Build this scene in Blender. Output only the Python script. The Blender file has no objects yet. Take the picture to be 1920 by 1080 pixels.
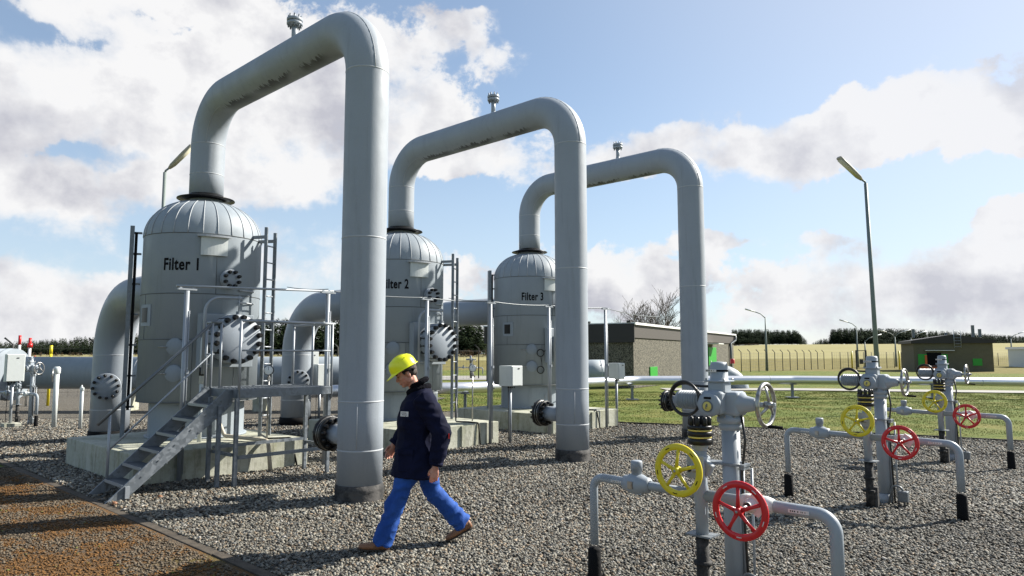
import bpy, bmesh, math, random
import numpy as np
from mathutils import Vector, Matrix, Quaternion, noise as mnoise
random.seed(7); rng = np.random.default_rng(7)
sc = bpy.context.scene
R = math.radians; PI = math.pi

# ------------------------------------------------------------------ camera
cam = bpy.data.cameras.new('camera'); camo = bpy.data.objects.new('camera', cam)
sc.collection.objects.link(camo); sc.camera = camo
PITCH = math.atan(124/1307.5)
camo.location = (0, 0, 1.75); camo.rotation_euler = (PI/2+PITCH, 0, 0)
cam.sensor_width = 36; cam.lens = 1307.5/1920*36; cam.clip_start = .05; cam.clip_end = 6000

# ------------------------------------------------------------------ light
SUN_AZ, SUN_EL = R(66), R(36)          # azimuth clockwise from +Y
sun_dir = Vector((math.sin(SUN_AZ)*math.cos(SUN_EL), math.cos(SUN_AZ)*math.cos(SUN_EL), math.sin(SUN_EL)))
sl = bpy.data.lights.new('sun', 'SUN'); sl.energy = 5.0; sl.angle = R(.5); sl.color = (1, .95, .86)
so = bpy.data.objects.new('sun', sl); sc.collection.objects.link(so)
so.rotation_euler = (-sun_dir).to_track_quat('-Z', 'Y').to_euler(); so.location = (20, 20, 30)
sc.view_settings.view_transform = 'Standard'; sc.view_settings.look = 'None'
sc.view_settings.exposure = 1.2; sc.view_settings.gamma = 1
sc.render.engine = 'CYCLES'

class NT:
    def __init__(s, tree): s.t = tree
    def n(s, typ, **kw):
        nd = s.t.nodes.new(typ)
        for k, v in kw.items():
            if k == 'ins':
                for kk, vv in v.items():
                    if isinstance(vv, bpy.types.NodeSocket): s.t.links.new(vv, nd.inputs[kk])
                    else: nd.inputs[kk].default_value = vv
            else: setattr(nd, k, v)
        return nd
    def l(s, a, b): s.t.links.new(a, b)
    def math(s, op, a, b=0.0, c=0.0, clamp=False):
        return s.n('ShaderNodeMath', operation=op, use_clamp=clamp, ins={0: a, 1: b, 2: c}).outputs[0]
    def vec(s, op, a, b=(0, 0, 0)):
        return s.n('ShaderNodeVectorMath', operation=op, ins={0: a, 1: b})
    def noise(s, v, scale, detail=4, rough=.55, dist=0.0, dim='3D'):
        return s.n('ShaderNodeTexNoise', noise_dimensions=dim, ins={'Vector': v, 'Scale': scale, 'Detail': detail, 'Roughness': rough, 'Distortion': dist}).outputs['Fac']
    def mr(s, v, a, b, c=0.0, d=1.0, smooth=True):
        return s.n('ShaderNodeMapRange', interpolation_type='SMOOTHSTEP' if smooth else 'LINEAR', ins={0: v, 1: a, 2: b, 3: c, 4: d}).outputs[0]
    def mix(s, f, a, b):
        m = s.n('ShaderNodeMix', data_type='RGBA'); 
        for i, v in ((0, f), (6, a), (7, b)):
            if isinstance(v, bpy.types.NodeSocket): s.t.links.new(v, m.inputs[i])
            else: m.inputs[i].default_value = (tuple(v)+(1,))[:4] if not isinstance(v, (int, float)) else v
        return m.outputs[2]

# ------------------------------------------------------------------ sky: Nishita with clouds
world = bpy.data.worlds.new('World'); sc.world = world; world.use_nodes = True
w = NT(world.node_tree); world.node_tree.nodes.clear()
sky = w.n('ShaderNodeTexSky', sky_type='NISHITA', sun_disc=False, sun_elevation=SUN_EL, sun_rotation=SUN_AZ, altitude=300, air_density=1.0, dust_density=.6, ozone_density=1.6)
tc = w.n('ShaderNodeTexCoord').outputs['Generated']
sep = w.n('ShaderNodeSeparateXYZ', ins={0: tc})
X_, Y_, Z_ = sep.outputs
hyp = w.math('SQRT', w.math('ADD', w.math('MULTIPLY', X_, X_), w.math('MULTIPLY', Y_, Y_)))
az = w.math('ARCTAN2', X_, Y_)
tel = w.math('DIVIDE', Z_, w.math('MAXIMUM', hyp, .001))
zc = w.math('ADD', w.math('MAXIMUM', Z_, 0.0), .16)
plane = w.n('ShaderNodeCombineXYZ', ins={0: w.math('DIVIDE', X_, zc), 1: w.math('DIVIDE', Y_, zc), 2: 0.0}).outputs[0]
azt = w.n('ShaderNodeCombineXYZ', ins={0: az, 1: tel, 2: 0.0}).outputs[0]
# domain warp so the masses get ragged outlines
wn = w.n('ShaderNodeTexNoise', ins={'Vector': azt, 'Scale': 5.0, 'Detail': 5.0, 'Roughness': .6})
warp = w.n('ShaderNodeVectorMath', operation='MULTIPLY_ADD', ins={0: wn.outputs['Color'], 1: (.30, .17, 0), 2: azt}).outputs[0]
warp = w.vec('SUBTRACT', warp, (.15, .085, 0)).outputs[0]
def pix_dir(px, py):
    y = (540-py)/1307.5; x = (px-960)/1307.5
    fy = math.cos(PITCH)-y*math.sin(PITCH); fz = math.sin(PITCH)+y*math.cos(PITCH)
    return math.atan2(x, fy), fz/math.hypot(x, fy)
CL = [(205,85,85,48,-.85),(310,25,70,20,-.7),(190,300,110,20,-.7),(570,395,110,24,-.8),(905,15,60,22,-.7),(820,120,30,40,-.4),(640,300,40,30,-.6),(620,90,40,30,.3),(1325,450,80,22,.6),(1190,490,110,50,.6),(1530,440,70,22,.5),(1900,395,70,40,.5),(1660,165,60,40,.5),(150,110,330,150,.8),(430,50,330,110,.8),(330,240,330,110,.75),(60,330,220,90,.7),(300,350,260,60,.5),(520,350,170,60,.5),
 (110,432,260,34,-.9),(10,12,70,40,-.9),(540,300,60,25,-.3),(560,200,140,110,.6),(430,415,200,28,-.5),
 (850,200,150,110,.7),(870,50,150,60,.6),(960,120,90,36,.5),(1130,120,230,110,-.9),(830,400,170,60,-.8),(1190,410,200,60,-.7),
 (900,310,200,80,.7),(1190,285,130,50,.7),(1330,190,110,26,.7),(1360,275,150,60,.7),(1620,265,320,70,.75),(1830,230,200,70,.7),
 (1800,125,90,26,.5),(1500,60,420,110,-.9),(1480,395,330,55,-.8),(1860,355,120,30,-.4),(1150,500,170,70,.7),(1350,455,90,16,.6),(1530,435,60,22,.5),
 (1640,540,380,60,.7),(1850,470,220,60,.7),(100,530,300,110,.75),(560,490,150,80,.7),(900,530,140,80,.6),(960,628,1300,45,.38),(-250,300,300,300,.4),(2150,350,250,250,.3)]
acc = neg = None
for (px, py, rx, ry, wt) in CL:
    a0, t0 = pix_dir(px, py); sa = rx/1307.5*.95; st = ry/1307.5*1.02
    d = w.vec('SUBTRACT', warp, (a0, t0, 0)).outputs[0]
    d = w.vec('MULTIPLY', d, (1/sa, 1/st, 0)).outputs[0]
    ln = w.n('ShaderNodeVectorMath', operation='LENGTH', ins={0: d}).outputs['Value']
    v = w.mr(ln, 1.65, .1, 0, wt)
    if wt > 0: acc = v if acc is None else w.math('ADD', acc, v)
    else: neg = v if neg is None else w.math('ADD', neg, v)
acc = w.math('ADD', w.math('MINIMUM', acc, 1.0), w.math('MAXIMUM', neg, -1.1))
back = w.mr(Y_, .45, .1, 0, -.10)                       # thins cloud overhead and behind, out of view, to lower the fill light
n1 = w.noise(azt, 8.5, 14, .65, .15)
n2 = w.noise(plane, 1.3, 6, .6)
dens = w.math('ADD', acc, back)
dens = w.math('ADD', dens, w.math('MULTIPLY', w.math('SUBTRACT', n1, .5), 2.7))
dens = w.math('ADD', dens, w.math('MULTIPLY', w.math('SUBTRACT', n2, .5), .7))
soft = w.mr(w.noise(azt, 3.1, 2), .42, .62)
m_a = w.mr(dens, .27, .56); m_b = w.mr(dens, .08, .95)
mask = w.math('ADD', w.math('MULTIPLY', m_a, w.math('SUBTRACT', 1.0, soft)), w.math('MULTIPLY', m_b, soft))
# relief: compare the fine noise with itself a little toward the sun
off = w.vec('ADD', azt, (.03, .03, 0)).outputs[0]
n3 = w.noise(off, 7.0, 6, .55); n4 = w.noise(azt, 7.0, 6, .55)
rel = w.math('MULTIPLY', w.math('SUBTRACT', n4, n3), 3.6)
big = w.noise(azt, 4.2, 3, .5)
shade = w.math('ADD', w.math('ADD', rel, w.mr(big, .34, .62, .25, 1.0)), .16)
thick = w.mr(dens, .7, 1.7, -.1, .42)
shade = w.math('SUBTRACT', shade, w.mr(tel, .14, .0, 0, .42))
shade = w.math('SUBTRACT', shade, thick, clamp=True)
ccol = w.mix(shade, (.57, .575, .64), (.95, .948, .955))
skyc = w.vec('MULTIPLY', sky.outputs[0], (.175, .172, .165)).outputs[0]
hz = w.mr(tel, .0, .40, 1, 0)
skyc = w.mix(w.math('ADD', w.math('MULTIPLY', hz, .45), .18), skyc, (.62, .74, .90))
col = w.mix(mask, skyc, ccol)
sd = w.vec('DOT_PRODUCT', w.vec('NORMALIZE', tc).outputs[0], tuple(sun_dir)).outputs['Value']
col = w.mix(w.mr(sd, .5, 1.0, 0, .5), col, (.84, .87, .95))
bg = w.n('ShaderNodeBackground', ins={'Color': col, 'Strength': .43})
wo = w.n('ShaderNodeOutputWorld'); w.l(bg.outputs[0], wo.inputs[0])

# ------------------------------------------------------------------ materials
def mat(name, col=(.5, .5, .5), rough=.6, metal=0.0, build=None, spec=.5):
    m = bpy.data.materials.new(name); m.use_nodes = True
    n = NT(m.node_tree); b = m.node_tree.nodes['Principled BSDF']
    b.inputs['Base Color'].default_value = (*col, 1); b.inputs['Roughness'].default_value = rough
    b.inputs['Metallic'].default_value = metal; b.inputs['Specular IOR Level'].default_value = spec
    if build: build(n, b)
    return m
def P_(n): return n.n('ShaderNodeTexCoord').outputs['Object']
def G_(n): return n.n('ShaderNodeNewGeometry').outputs['Position']
def bump(n, b, h, dist=.01, strength=.5):
    bp = n.n('ShaderNodeBump', ins={'Height': h, 'Distance': dist, 'Strength': strength})
    n.l(bp.outputs[0], b.inputs['Normal'])
def paint(base, rough=.42, dirt=.35, sc_=1.0, bumpd=.002, streak=True):
    def f(n, b):
        p = P_(n)
        a = n.noise(p, 2.3*sc_, 5, .6); c = n.noise(p, 55*sc_, 3, .6)
        st = n.n('ShaderNodeMapping', ins={'Vector': p, 'Scale': (9, 9, .7)}).outputs[0]
        s = n.noise(st, 1.0, 5, .65)
        k = n.math('MULTIPLY', n.mr(s, .5, .78), dirt)
        k2 = n.math('MULTIPLY', n.mr(a, .35, .7), dirt*.35)
        c1 = n.mix(k, base, tuple(x*.55 for x in (base[0]*1.0, base[1]*.98, base[2]*.9)))
        c2 = n.mix(k2, c1, tuple(x*.78 for x in base))
        c3 = n.mix(n.mr(c, .35, .65, 0, .12), c2, tuple(min(1, x*1.25) for x in base))
        n.l(c3, b.inputs['Base Color'])
        n.l(n.mr(a, .3, .7, rough-.08, rough+.14), b.inputs['Roughness'])
        bump(n, b, n.math('ADD', n.math('MULTIPLY', c, .4), n.noise(p, 5*sc_, 3, .5)), bumpd, .5)
    return f
GREY = (.25, .28, .315)
M = {}
def pipe_grey(n, b):
    paint(GREY, .55, .34, 1.0, .006)(n, b)
    # soot coloured mould under the horizontal run, torn upper edge
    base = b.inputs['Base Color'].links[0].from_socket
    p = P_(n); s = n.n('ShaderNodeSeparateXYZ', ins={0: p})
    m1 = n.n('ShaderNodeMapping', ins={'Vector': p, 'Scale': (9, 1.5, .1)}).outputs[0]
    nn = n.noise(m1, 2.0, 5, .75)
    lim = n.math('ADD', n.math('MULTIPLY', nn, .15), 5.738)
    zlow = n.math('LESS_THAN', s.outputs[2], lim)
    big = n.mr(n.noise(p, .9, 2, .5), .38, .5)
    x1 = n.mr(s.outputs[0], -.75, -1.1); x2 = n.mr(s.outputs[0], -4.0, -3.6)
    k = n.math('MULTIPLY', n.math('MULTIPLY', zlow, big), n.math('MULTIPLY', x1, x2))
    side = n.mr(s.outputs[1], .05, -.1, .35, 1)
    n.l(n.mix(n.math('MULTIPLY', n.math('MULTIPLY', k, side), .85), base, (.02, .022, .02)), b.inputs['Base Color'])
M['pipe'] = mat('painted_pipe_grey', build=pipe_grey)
M['grey'] = mat('painted_grey', build=paint(GREY, .42, .28))
M['tank'] = mat('tank_cladding_grey', build=paint((.228, .262, .292), .55, .35))
M['valve'] = mat('valve_paint_blue_grey', build=paint((.27, .305, .34), .45, .3, 3, .001))
M['seam'] = mat('seam_metal', (.33, .35, .37), .55)
M['lite'] = mat('light_box_paint', build=paint((.52, .55, .54), .5, .25, 2))
M['black'] = mat('black_gloss_paint', (.005, .005, .0055), .3, 0, lambda n, b: (n.l(n.mr(n.noise(P_(n), 30, 3), .3, .7, .25, .5), b.inputs['Roughness'])), .35)
M['matblack'] = mat('black_bitumen', (.005, .005, .0055), .8, 0, lambda n, b: bump(n, b, n.noise(P_(n), 30, 4), .01, .6), .15)
def bitgrey(n, b):
    p = P_(n); a = n.noise(p, 6, 5, .7)
    n.l(n.mix(n.mr(a, .42, .62), (.010, .010, .010), (.06, .056, .052)), b.inputs['Base Color'])
    bump(n, b, n.noise(p, 25, 4), .01, .7)
M['collar'] = mat('pipe_foot_coating', rough=.8, build=bitgrey)
def galv(n, b):
    p = P_(n)
    v = n.n('ShaderNodeTexVoronoi', ins={'Vector': p, 'Scale': 22.0}).outputs['Color']
    h = n.n('ShaderNodeSeparateColor', ins={0: v}).outputs[0]
    a = n.noise(p, 4, 5, .6)
    c = n.mix(h, (.13, .148, .165), (.20, .222, .245))
    n.l(n.mix(n.mr(a, .5, .75, 0, .6), c, (.15, .16, .165)), b.inputs['Base Color'])
    n.l(n.mr(h, 0, 1, .42, .62), b.inputs['Roughness'])
M['galv'] = mat('galvanised_steel', metal=.45, build=galv)
M['rail'] = mat('galvanised_tube', (.30, .325, .35), .45, .4)
M['steel'] = mat('bare_steel', (.5, .5, .49), .35, .8, lambda n, b: n.l(n.mix(n.mr(n.noise(P_(n), 25, 4), .4, .7), (.36, .36, .35), (.2, .18, .16)), b.inputs['Base Color']))
M['yellow'] = mat('yellow_wheel_paint', (.72, .55, .012), .4, build=paint((.62, .50, .015), .38, .12, 4, .0008))
M['red'] = mat('red_wheel_paint', (.60, .008, .012), .35, build=paint((.50, .008, .014), .33, .12, 4, .0008))
M['redcap'] = mat('red_plastic', (.45, .01, .01), .4)
M['white'] = mat('white_paint', (.72, .72, .7), .5)
M['sticker'] = mat('white_sticker', (.62, .6, .57), .5)
M['ink'] = mat('dark_print', (.008, .008, .009), .9, 0, None, .1)
M['glass'] = mat('dark_glass', (.012, .012, .013), .3, 0, None, .2)
M['dial'] = mat('gauge_dial', (.75, .75, .72), .4)
M['brass'] = mat('yellow_gasket', (.62, .5, .12), .5)
M['alu'] = mat('aluminium_cladding', (.62, .63, .66), .32, .75, lambda n, b: bump(n, b, n.noise(P_(n), 3, 3), .01, .3))
M['cable'] = mat('black_cable', (.01, .01, .01), .4)
M['hose'] = mat('pale_hose', (.42, .38, .30), .6)
def conc(n, b):
    p = P_(n); a = n.noise(p, 1.6, 6, .65); c = n.noise(p, 14, 5, .7)
    st = n.n('ShaderNodeMapping', ins={'Vector': p, 'Scale': (3.5, 3.5, .5)}).outputs[0]
    s = n.noise(st, 1.2, 5, .7)
    c1 = n.mix(n.mr(a, .35, .7), (.40, .40, .33), (.25, .26, .19))
    c2 = n.mix(n.mr(s, .5, .72, 0, .75), c1, (.20, .20, .10))
    z = n.n('ShaderNodeSeparateXYZ', ins={0: p}).outputs[2]
    c3 = n.mix(n.math('MULTIPLY', n.mr(n.noise(st, 2.6, 4, .7), .5, .66), .55), c2, (.09, .085, .06))
    c4 = n.mix(n.mr(c, .4, .7, 0, .3), c3, (.52, .52, .46))
    n.l(c4, b.inputs['Base Color']); bump(n, b, c, .01, .5)
M['concrete'] = mat('weathered_concrete', rough=.85, build=conc)
def kerbm(n, b):
    p = P_(n); c = n.noise(p, 9, 5, .7)
    n.l(n.mix(n.mr(c, .3, .7), (.032, .025, .018), (.075, .06, .042)), b.inputs['Base Color']); bump(n, b, c, .01, .6)
M['kerb'] = mat('old_kerb_concrete', rough=.9, build=kerbm)
def gravelm(n, b):
    p = G_(n)
    v = n.n('ShaderNodeTexVoronoi', ins={'Vector': p, 'Scale': 38.0, 'Randomness': 1.0})
    h = n.n('ShaderNodeSeparateColor', ins={0: v.outputs['Color']})
    c1 = n.mix(n.mr(h.outputs[0], 0, 1, 0, 1, False), (.05, .045, .037), (.29, .26, .20))
    c2 = n.mix(n.mr(h.outputs[1], .72, .95, 0, .8), c1, (.13, .09, .055))
    d = n.mr(v.outputs['Distance'], .25, .6)
    c3 = n.mix(n.math('MULTIPLY', d, .55), c2, (.012, .012, .012))
    big = n.noise(p, .7, 4, .6)
    c4 = n.mix(n.mr(big, .4, .7, 0, .35), c3, (.09, .08, .06))
    n.l(c4, b.inputs['Base Color'])
    hh = n.math('ADD', n.math('SUBTRACT', 1.0, v.outputs['Distance']), n.math('MULTIPLY', h.outputs[2], .5))
    bump(n, b, hh, .03, 1.0)
M['gravel'] = mat('gravel', rough=.9, build=gravelm)
def stonem(n, b):
    a = n.n('ShaderNodeAttribute', attribute_name='Col').outputs['Color']
    n.l(a, b.inputs['Base Color'])
M['stones'] = mat('loose_stone', rough=.75, build=stonem, spec=.35)
def mossm(n, b):
    p = G_(n)
    v = n.n('ShaderNodeTexVoronoi', ins={'Vector': p, 'Scale': 90.0})
    h = n.n('ShaderNodeSeparateColor', ins={0: v.outputs['Color']})
    grit = n.mix(n.mr(h.outputs[0], 0, 1, 0, 1, False), (.04, .03, .02), (.13, .098, .062))
    a = n.noise(p, 1.15, 8, .68, .4)
    m = n.mr(a, .36, .50)
    c = n.noise(p, 9, 6, .7); f = n.noise(p, 60, 4, .7)
    moss = n.mix(n.mr(c, .35, .65), (.055, .03, .008), (.15, .07, .014))
    moss = n.mix(n.mr(f, .3, .7, 0, .7), moss, (.19, .09, .018))
    moss = n.mix(n.mr(n.noise(p, .6, 3), .55, .68, 0, .5), moss, (.10, .10, .015))
    mm = n.math('MULTIPLY', m, n.mr(n.noise(p, 20, 5, .7), .33, .5))
    n.l(n.mix(mm, grit, moss), b.inputs['Base Color'])
    hh = n.math('ADD', n.math('MULTIPLY', n.math('SUBTRACT', 1.0, v.outputs['Distance']), .5), n.math('MULTIPLY', n.math('ADD', c, f), m))
    bump(n, b, hh, .025, 1.0)
M['moss'] = mat('mossy_path', rough=.95, build=mossm)
def grassm(n, b):
    p = G_(n)
    a = n.noise(p, .55, 6, .65); c = n.noise(p, 5, 6, .7); f = n.noise(p, 45, 3, .7)
    c1 = n.mix(n.mr(c, .35, .65), (.078, .12, .018), (.15, .182, .034))
    c2 = n.mix(n.mr(a, .42, .66, 0, .75), c1, (.24, .205, .06))
    c3 = n.mix(n.mr(f, .3, .7, 0, .5), c2, (.07, .085, .014))
    n.l(c3, b.inputs['Base Color']); bump(n, b, n.math('ADD', c, f), .06, .8)
M['grass'] = mat('meadow_grass', rough=.95, build=grassm, spec=.2)
def bladem(n, b):
    a = n.n('ShaderNodeAttribute', attribute_name='Col').outputs['Color']
    n.l(a, b.inputs['Base Color'])
M['blade'] = mat('grass_blade', rough=.8, build=bladem, spec=.2)
def fieldm(n, b):
    p = G_(n); st = n.n('ShaderNodeMapping', ins={'Vector': p, 'Rotation': (0, 0, .5), 'Scale': (.02, .3, .02)}).outputs[0]
    a = n.noise(st, 1.2, 6, .6); c = n.noise(p, .02, 6, .65); e = n.noise(p, 1.1, 5, .7)
    y = n.n('ShaderNodeSeparateXYZ', ins={0: p}).outputs[1]
    c1 = n.mix(n.mr(a, .3, .7), (.205, .18, .08), (.29, .265, .135))
    c2 = n.mix(n.mr(c, .45, .65, 0, .5), c1, (.24, .22, .09))
    near = n.mix(n.mr(e, .35, .65), (.11, .10, .03), (.19, .16, .06))
    k = n.mr(n.math('ADD', y, n.math('MULTIPLY', n.noise(p, .08, 3), 30)), 150, 175)
    n.l(n.mix(k, near, c2), b.inputs['Base Color'])
M['field'] = mat('dry_field', rough=1, build=fieldm, spec=.1)
def roadm(n, b):
    p = G_(n); a = n.noise(p, 1.2, 6, .7)
    n.l(n.mix(a, (.20, .19, .17), (.34, .33, .30)), b.inputs['Base Color'])
M['road'] = mat('pale_road', rough=.9, build=roadm)
def pebm(n, b):
    p = P_(n); v = n.n('ShaderNodeTexVoronoi', ins={'Vector': p, 'Scale': 22.0})
    h = n.n('ShaderNodeSeparateColor', ins={0: v.outputs['Color']}); a = n.noise(p, 1.3, 4)
    c = n.mix(n.mr(h.outputs[0], .1, .9), (.04, .036, .027), (.165, .152, .112))
    n.l(n.mix(n.mr(a, .4, .7, 0, .35), c, (.07, .066, .05)), b.inputs['Base Color'])
    bump(n, b, h.outputs[1], .02, .8)
M['pebble'] = mat('pebbledash_wall', rough=.9, build=pebm)
M['darkclad'] = mat('dark_fascia', (.018, .015, .013), .6)
M['fascia'] = mat('brown_fascia', (.055, .047, .040), .6)
M['brown'] = mat('olive_wall', rough=.9, build=lambda n, b: n.l(n.mix(n.noise(P_(n), 2, 5, .7), (.075, .068, .04), (.14, .13, .08)), b.inputs['Base Color']))
M['green'] = mat('bright_green_paint', (.012, .27, .015), .5)
M['orange'] = mat('orange_panel', (.5, .10, .015), .5)
M['bark'] = mat('bark', rough=.9, build=lambda n, b: n.l(n.mix(n.noise(P_(n), 8, 4), (.045, .038, .032), (.11, .095, .08)), b.inputs['Base Color']))
M['needles'] = mat('conifer_needles', rough=.95, build=bladem, spec=.1)
M['skin'] = mat('skin', rough=.5, build=lambda n, b: (n.l(n.mix(n.mr(n.noise(P_(n), 22, 4), .35, .7), (.52, .27, .19), (.44, .18, .12)), b.inputs['Base Color']), bump(n, b, n.noise(P_(n), 90, 3), .001, .4), setattr(b.inputs['Subsurface Weight'], 'default_value', .08)))
def cloth(c1, c2, sc_=6, rough=.85, bd=.004):
    def f(n, b):
        p = P_(n); a = n.noise(p, sc_, 4, .6); c = n.noise(p, 260, 2)
        n.l(n.mix(n.mr(a, .3, .7), c1, c2), b.inputs['Base Color'])
        bump(n, b, n.math('ADD', n.math('MULTIPLY', c, .12), n.noise(p, 14, 4, .55, .8)), bd, .5)
    return f
M['navy'] = mat('navy_jacket_cloth', rough=.85, build=cloth((.0035, .0045, .016), (.007, .009, .030)), spec=.12)
M['navy2'] = mat('black_pile_collar', (.004, .004, .007), 1, spec=.1, build=lambda n, b: bump(n, b, n.noise(P_(n), 120, 3), .01, 1))
M['blue'] = mat('royal_blue_cotton', rough=.8, build=cloth((.010, .050, .225), (.020, .080, .31), 5, .8, .006), spec=.25)
M['boot'] = mat('tan_boot_leather', (.20, .085, .035), .6, build=lambda n, b: n.l(n.mix(n.noise(P_(n), 20, 4), (.13, .05, .02), (.27, .13, .06)), b.inputs['Base Color']))
M['sole'] = mat('dark_sole', (.03, .022, .015), .8)
M['helmet'] = mat('yellow_helmet_shell', (.78, .80, .015), .32)
M['hair'] = mat('dark_grey_hair', (.045, .035, .028), .8, build=lambda n, b: bump(n, b, n.noise(n.n('ShaderNodeMapping', ins={'Vector': P_(n), 'Scale': (60, 300, 300)}).outputs[0], 1, 3), .004, 1))
M['eye'] = mat('eye', (.06, .04, .03), .2)

# ------------------------------------------------------------------ mesh helpers
def V(*a): return Vector(a)
def frame(d):
    d = Vector(d).normalized(); q = d.to_track_quat('Z', 'Y').to_matrix()
    return q
class MB:
    def __init__(s): s.v = []; s.f = []; s.sm = []
    def add(s, vs, fs, smooth=False):
        o = len(s.v); s.v += [tuple(v) for v in vs]; s.f += [[i+o for i in f] for f in fs]; s.sm += [smooth]*len(fs); return s
    def box(s, c, sz, rot=None, bev=0.0):
        c = Vector(c); hx, hy, hz = (x/2 for x in sz); m = rot if rot else Matrix.Identity(3)
        if isinstance(rot, (int, float)): m = Matrix.Rotation(rot, 3, 'Z')
        if bev > 0:
            bm = bmesh.new(); bmesh.ops.create_cube(bm, size=1)
            for v in bm.verts: v.co = Vector((v.co.x*sz[0], v.co.y*sz[1], v.co.z*sz[2]))
            bmesh.ops.bevel(bm, geom=bm.edges[:], offset=bev, segments=2, affect='EDGES', profile=.5)
            vs = [c+m@v.co for v in bm.verts]; bm.verts.index_update(); fs = [[v.index for v in f.verts] for f in bm.faces]; bm.free()
            return s.add(vs, fs)
        vs = [c+m@Vector((x*hx, y*hy, z*hz)) for x in (-1, 1) for y in (-1, 1) for z in (-1, 1)]
        return s.add(vs, [[0, 1, 3, 2], [4, 6, 7, 5], [0, 4, 5, 1], [2, 3, 7, 6], [0, 2, 6, 4], [1, 5, 7, 3]])
    def tube(s, pts, r, seg=16, caps=True, closed=False, smooth=True):
        pts = [Vector(p) for p in pts]; n = len(pts); rr = r if isinstance(r, (list, tuple)) else [r]*n
        T = []
        for i in range(n):
            if closed: a, b = pts[(i-1) % n], pts[(i+1) % n]
            else: a, b = pts[max(i-1, 0)], pts[min(i+1, n-1)]
            T.append((b-a).normalized())
        ref = Vector((0, 0, 1)) if abs(T[0].z) < .9 else Vector((1, 0, 0))
        N = (ref-T[0]*ref.dot(T[0])).normalized(); vs = []
        for i in range(n):
            if i: q = T[i-1].rotation_difference(T[i]); N = q@N; N = (N-T[i]*N.dot(T[i])).normalized()
            B = T[i].cross(N)
            for k in range(seg):
                a = 2*PI*k/seg; vs.append(pts[i]+(N*math.cos(a)+B*math.sin(a))*rr[i])
        fs = []; m = n if closed else n-1
        for i in range(m):
            j = (i+1) % n
            for k in range(seg): k2 = (k+1) % seg; fs.append([i*seg+k, i*seg+k2, j*seg+k2, j*seg+k])
        s.add(vs, fs, smooth)
        if caps and not closed:
            o = len(s.v)-len(vs)
            s.f.append([o+k for k in range(seg)][::-1]); s.sm.append(False)
            s.f.append([o+(n-1)*seg+k for k in range(seg)]); s.sm.append(False)
        return s
    def cyl(s, a, b, r, seg=16, r2=None, smooth=True): return s.tube([a, b], [r, r if r2 is None else r2], seg, smooth=smooth)
    def lathe(s, prof, c=(0, 0, 0), d=(0, 0, 1), seg=32, smooth=True, a0=0, a1=2*PI):
        m = frame(d); c = Vector(c); vs = []; n = len(prof); full = abs(a1-a0-2*PI) < 1e-6; ns = seg if full else seg+1
        for (r, z) in prof:
            for k in range(ns):
                a = a0+(a1-a0)*k/seg; vs.append(c+m@Vector((r*math.cos(a), r*math.sin(a), z)))
        fs = []
        for i in range(n-1):
            for k in range(seg):
                k2 = (k+1) % ns; fs.append([i*ns+k, i*ns+k2, (i+1)*ns+k2, (i+1)*ns+k])
        return s.add(vs, fs, smooth)
    def torus(s, c, d, R_, r, seg=40, s2=8, arc=2*PI):
        m = frame(d); c = Vector(c); n = seg if arc >= 2*PI-.001 else seg
        pts = [c+m@Vector((R_*math.cos(arc*k/seg), R_*math.sin(arc*k/seg), 0)) for k in range(seg+(0 if arc >= 2*PI-.001 else 1))]
        return s.tube(pts, r, s2, closed=arc >= 2*PI-.001)
    def ell(s, c, r, rot=None, seg=16, rings=10):
        c = Vector(c); m = rot if rot else Matrix.Identity(3); vs = [c+m@Vector((0, 0, -r[2]))]
        for i in range(1, rings):
            t = -PI/2+PI*i/rings
            for k in range(seg): a = 2*PI*k/seg; vs.append(c+m@Vector((r[0]*math.cos(t)*math.cos(a), r[1]*math.cos(t)*math.sin(a), r[2]*math.sin(t))))
        vs.append(c+m@Vector((0, 0, r[2]))); fs = []
        for k in range(seg): k2 = (k+1) % seg; fs.append([0, 1+k2, 1+k])
        for i in range(rings-2):
            for k in range(seg): k2 = (k+1) % seg; o = 1+i*seg; fs.append([o+k, o+k2, o+seg+k2, o+seg+k])
        o = 1+(rings-2)*seg
        for k in range(seg): k2 = (k+1) % seg; fs.append([o+k, o+k2, len(vs)-1])
        return s.add(vs, fs, True)
    def loft(s, secs, seg=20, power=2.0):   # sections: (centre, half-axis u, half-axis v)
        vs = []; n = len(secs)
        for (c, u, v) in secs:
            c, u, v = Vector(c), Vector(u), Vector(v)
            for k in range(seg):
                a = 2*PI*k/seg; ca, sa = math.cos(a), math.sin(a); e = 2/power
                vs.append(c+u*math.copysign(abs(ca)**e, ca)+v*math.copysign(abs(sa)**e, sa))
        fs = []
        for i in range(n-1):
            for k in range(seg): k2 = (k+1) % seg; fs.append([i*seg+k, i*seg+k2, (i+1)*seg+k2, (i+1)*seg+k])
        fs.append(list(range(seg))[::-1]); fs.append([(n-1)*seg+k for k in range(seg)])
        return s.add(vs, fs, True)
    def build(s, name, m, parent=None, link=True):
        me = bpy.data.meshes.new(name); me.from_pydata(s.v, [], s.f)
        me.polygons.foreach_set('use_smooth', s.sm)
        me.materials.append(m); me.update()
        bm = bmesh.new(); bm.from_mesh(me); bmesh.ops.recalc_face_normals(bm, faces=bm.faces[:]); bm.to_mesh(me); bm.free()
        o = bpy.data.objects.new(name, me)
        if link: sc.collection.objects.link(o)
        if parent: o.parent = parent
        return o
def tag(o, label=None, cat=None, group=None, kind=None):
    if label: o['label'] = label
    if cat: o['category'] = cat
    if group: o['group'] = group
    if kind: o['kind'] = kind
    return o
def thing(name, label, cat, loc, rz=0.0, group=None):
    o = bpy.data.objects.new(name, None); sc.collection.objects.link(o); o.empty_display_size = .1
    o.location = loc; o.rotation_euler = (0, 0, rz); return tag(o, label, cat, group)
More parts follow.
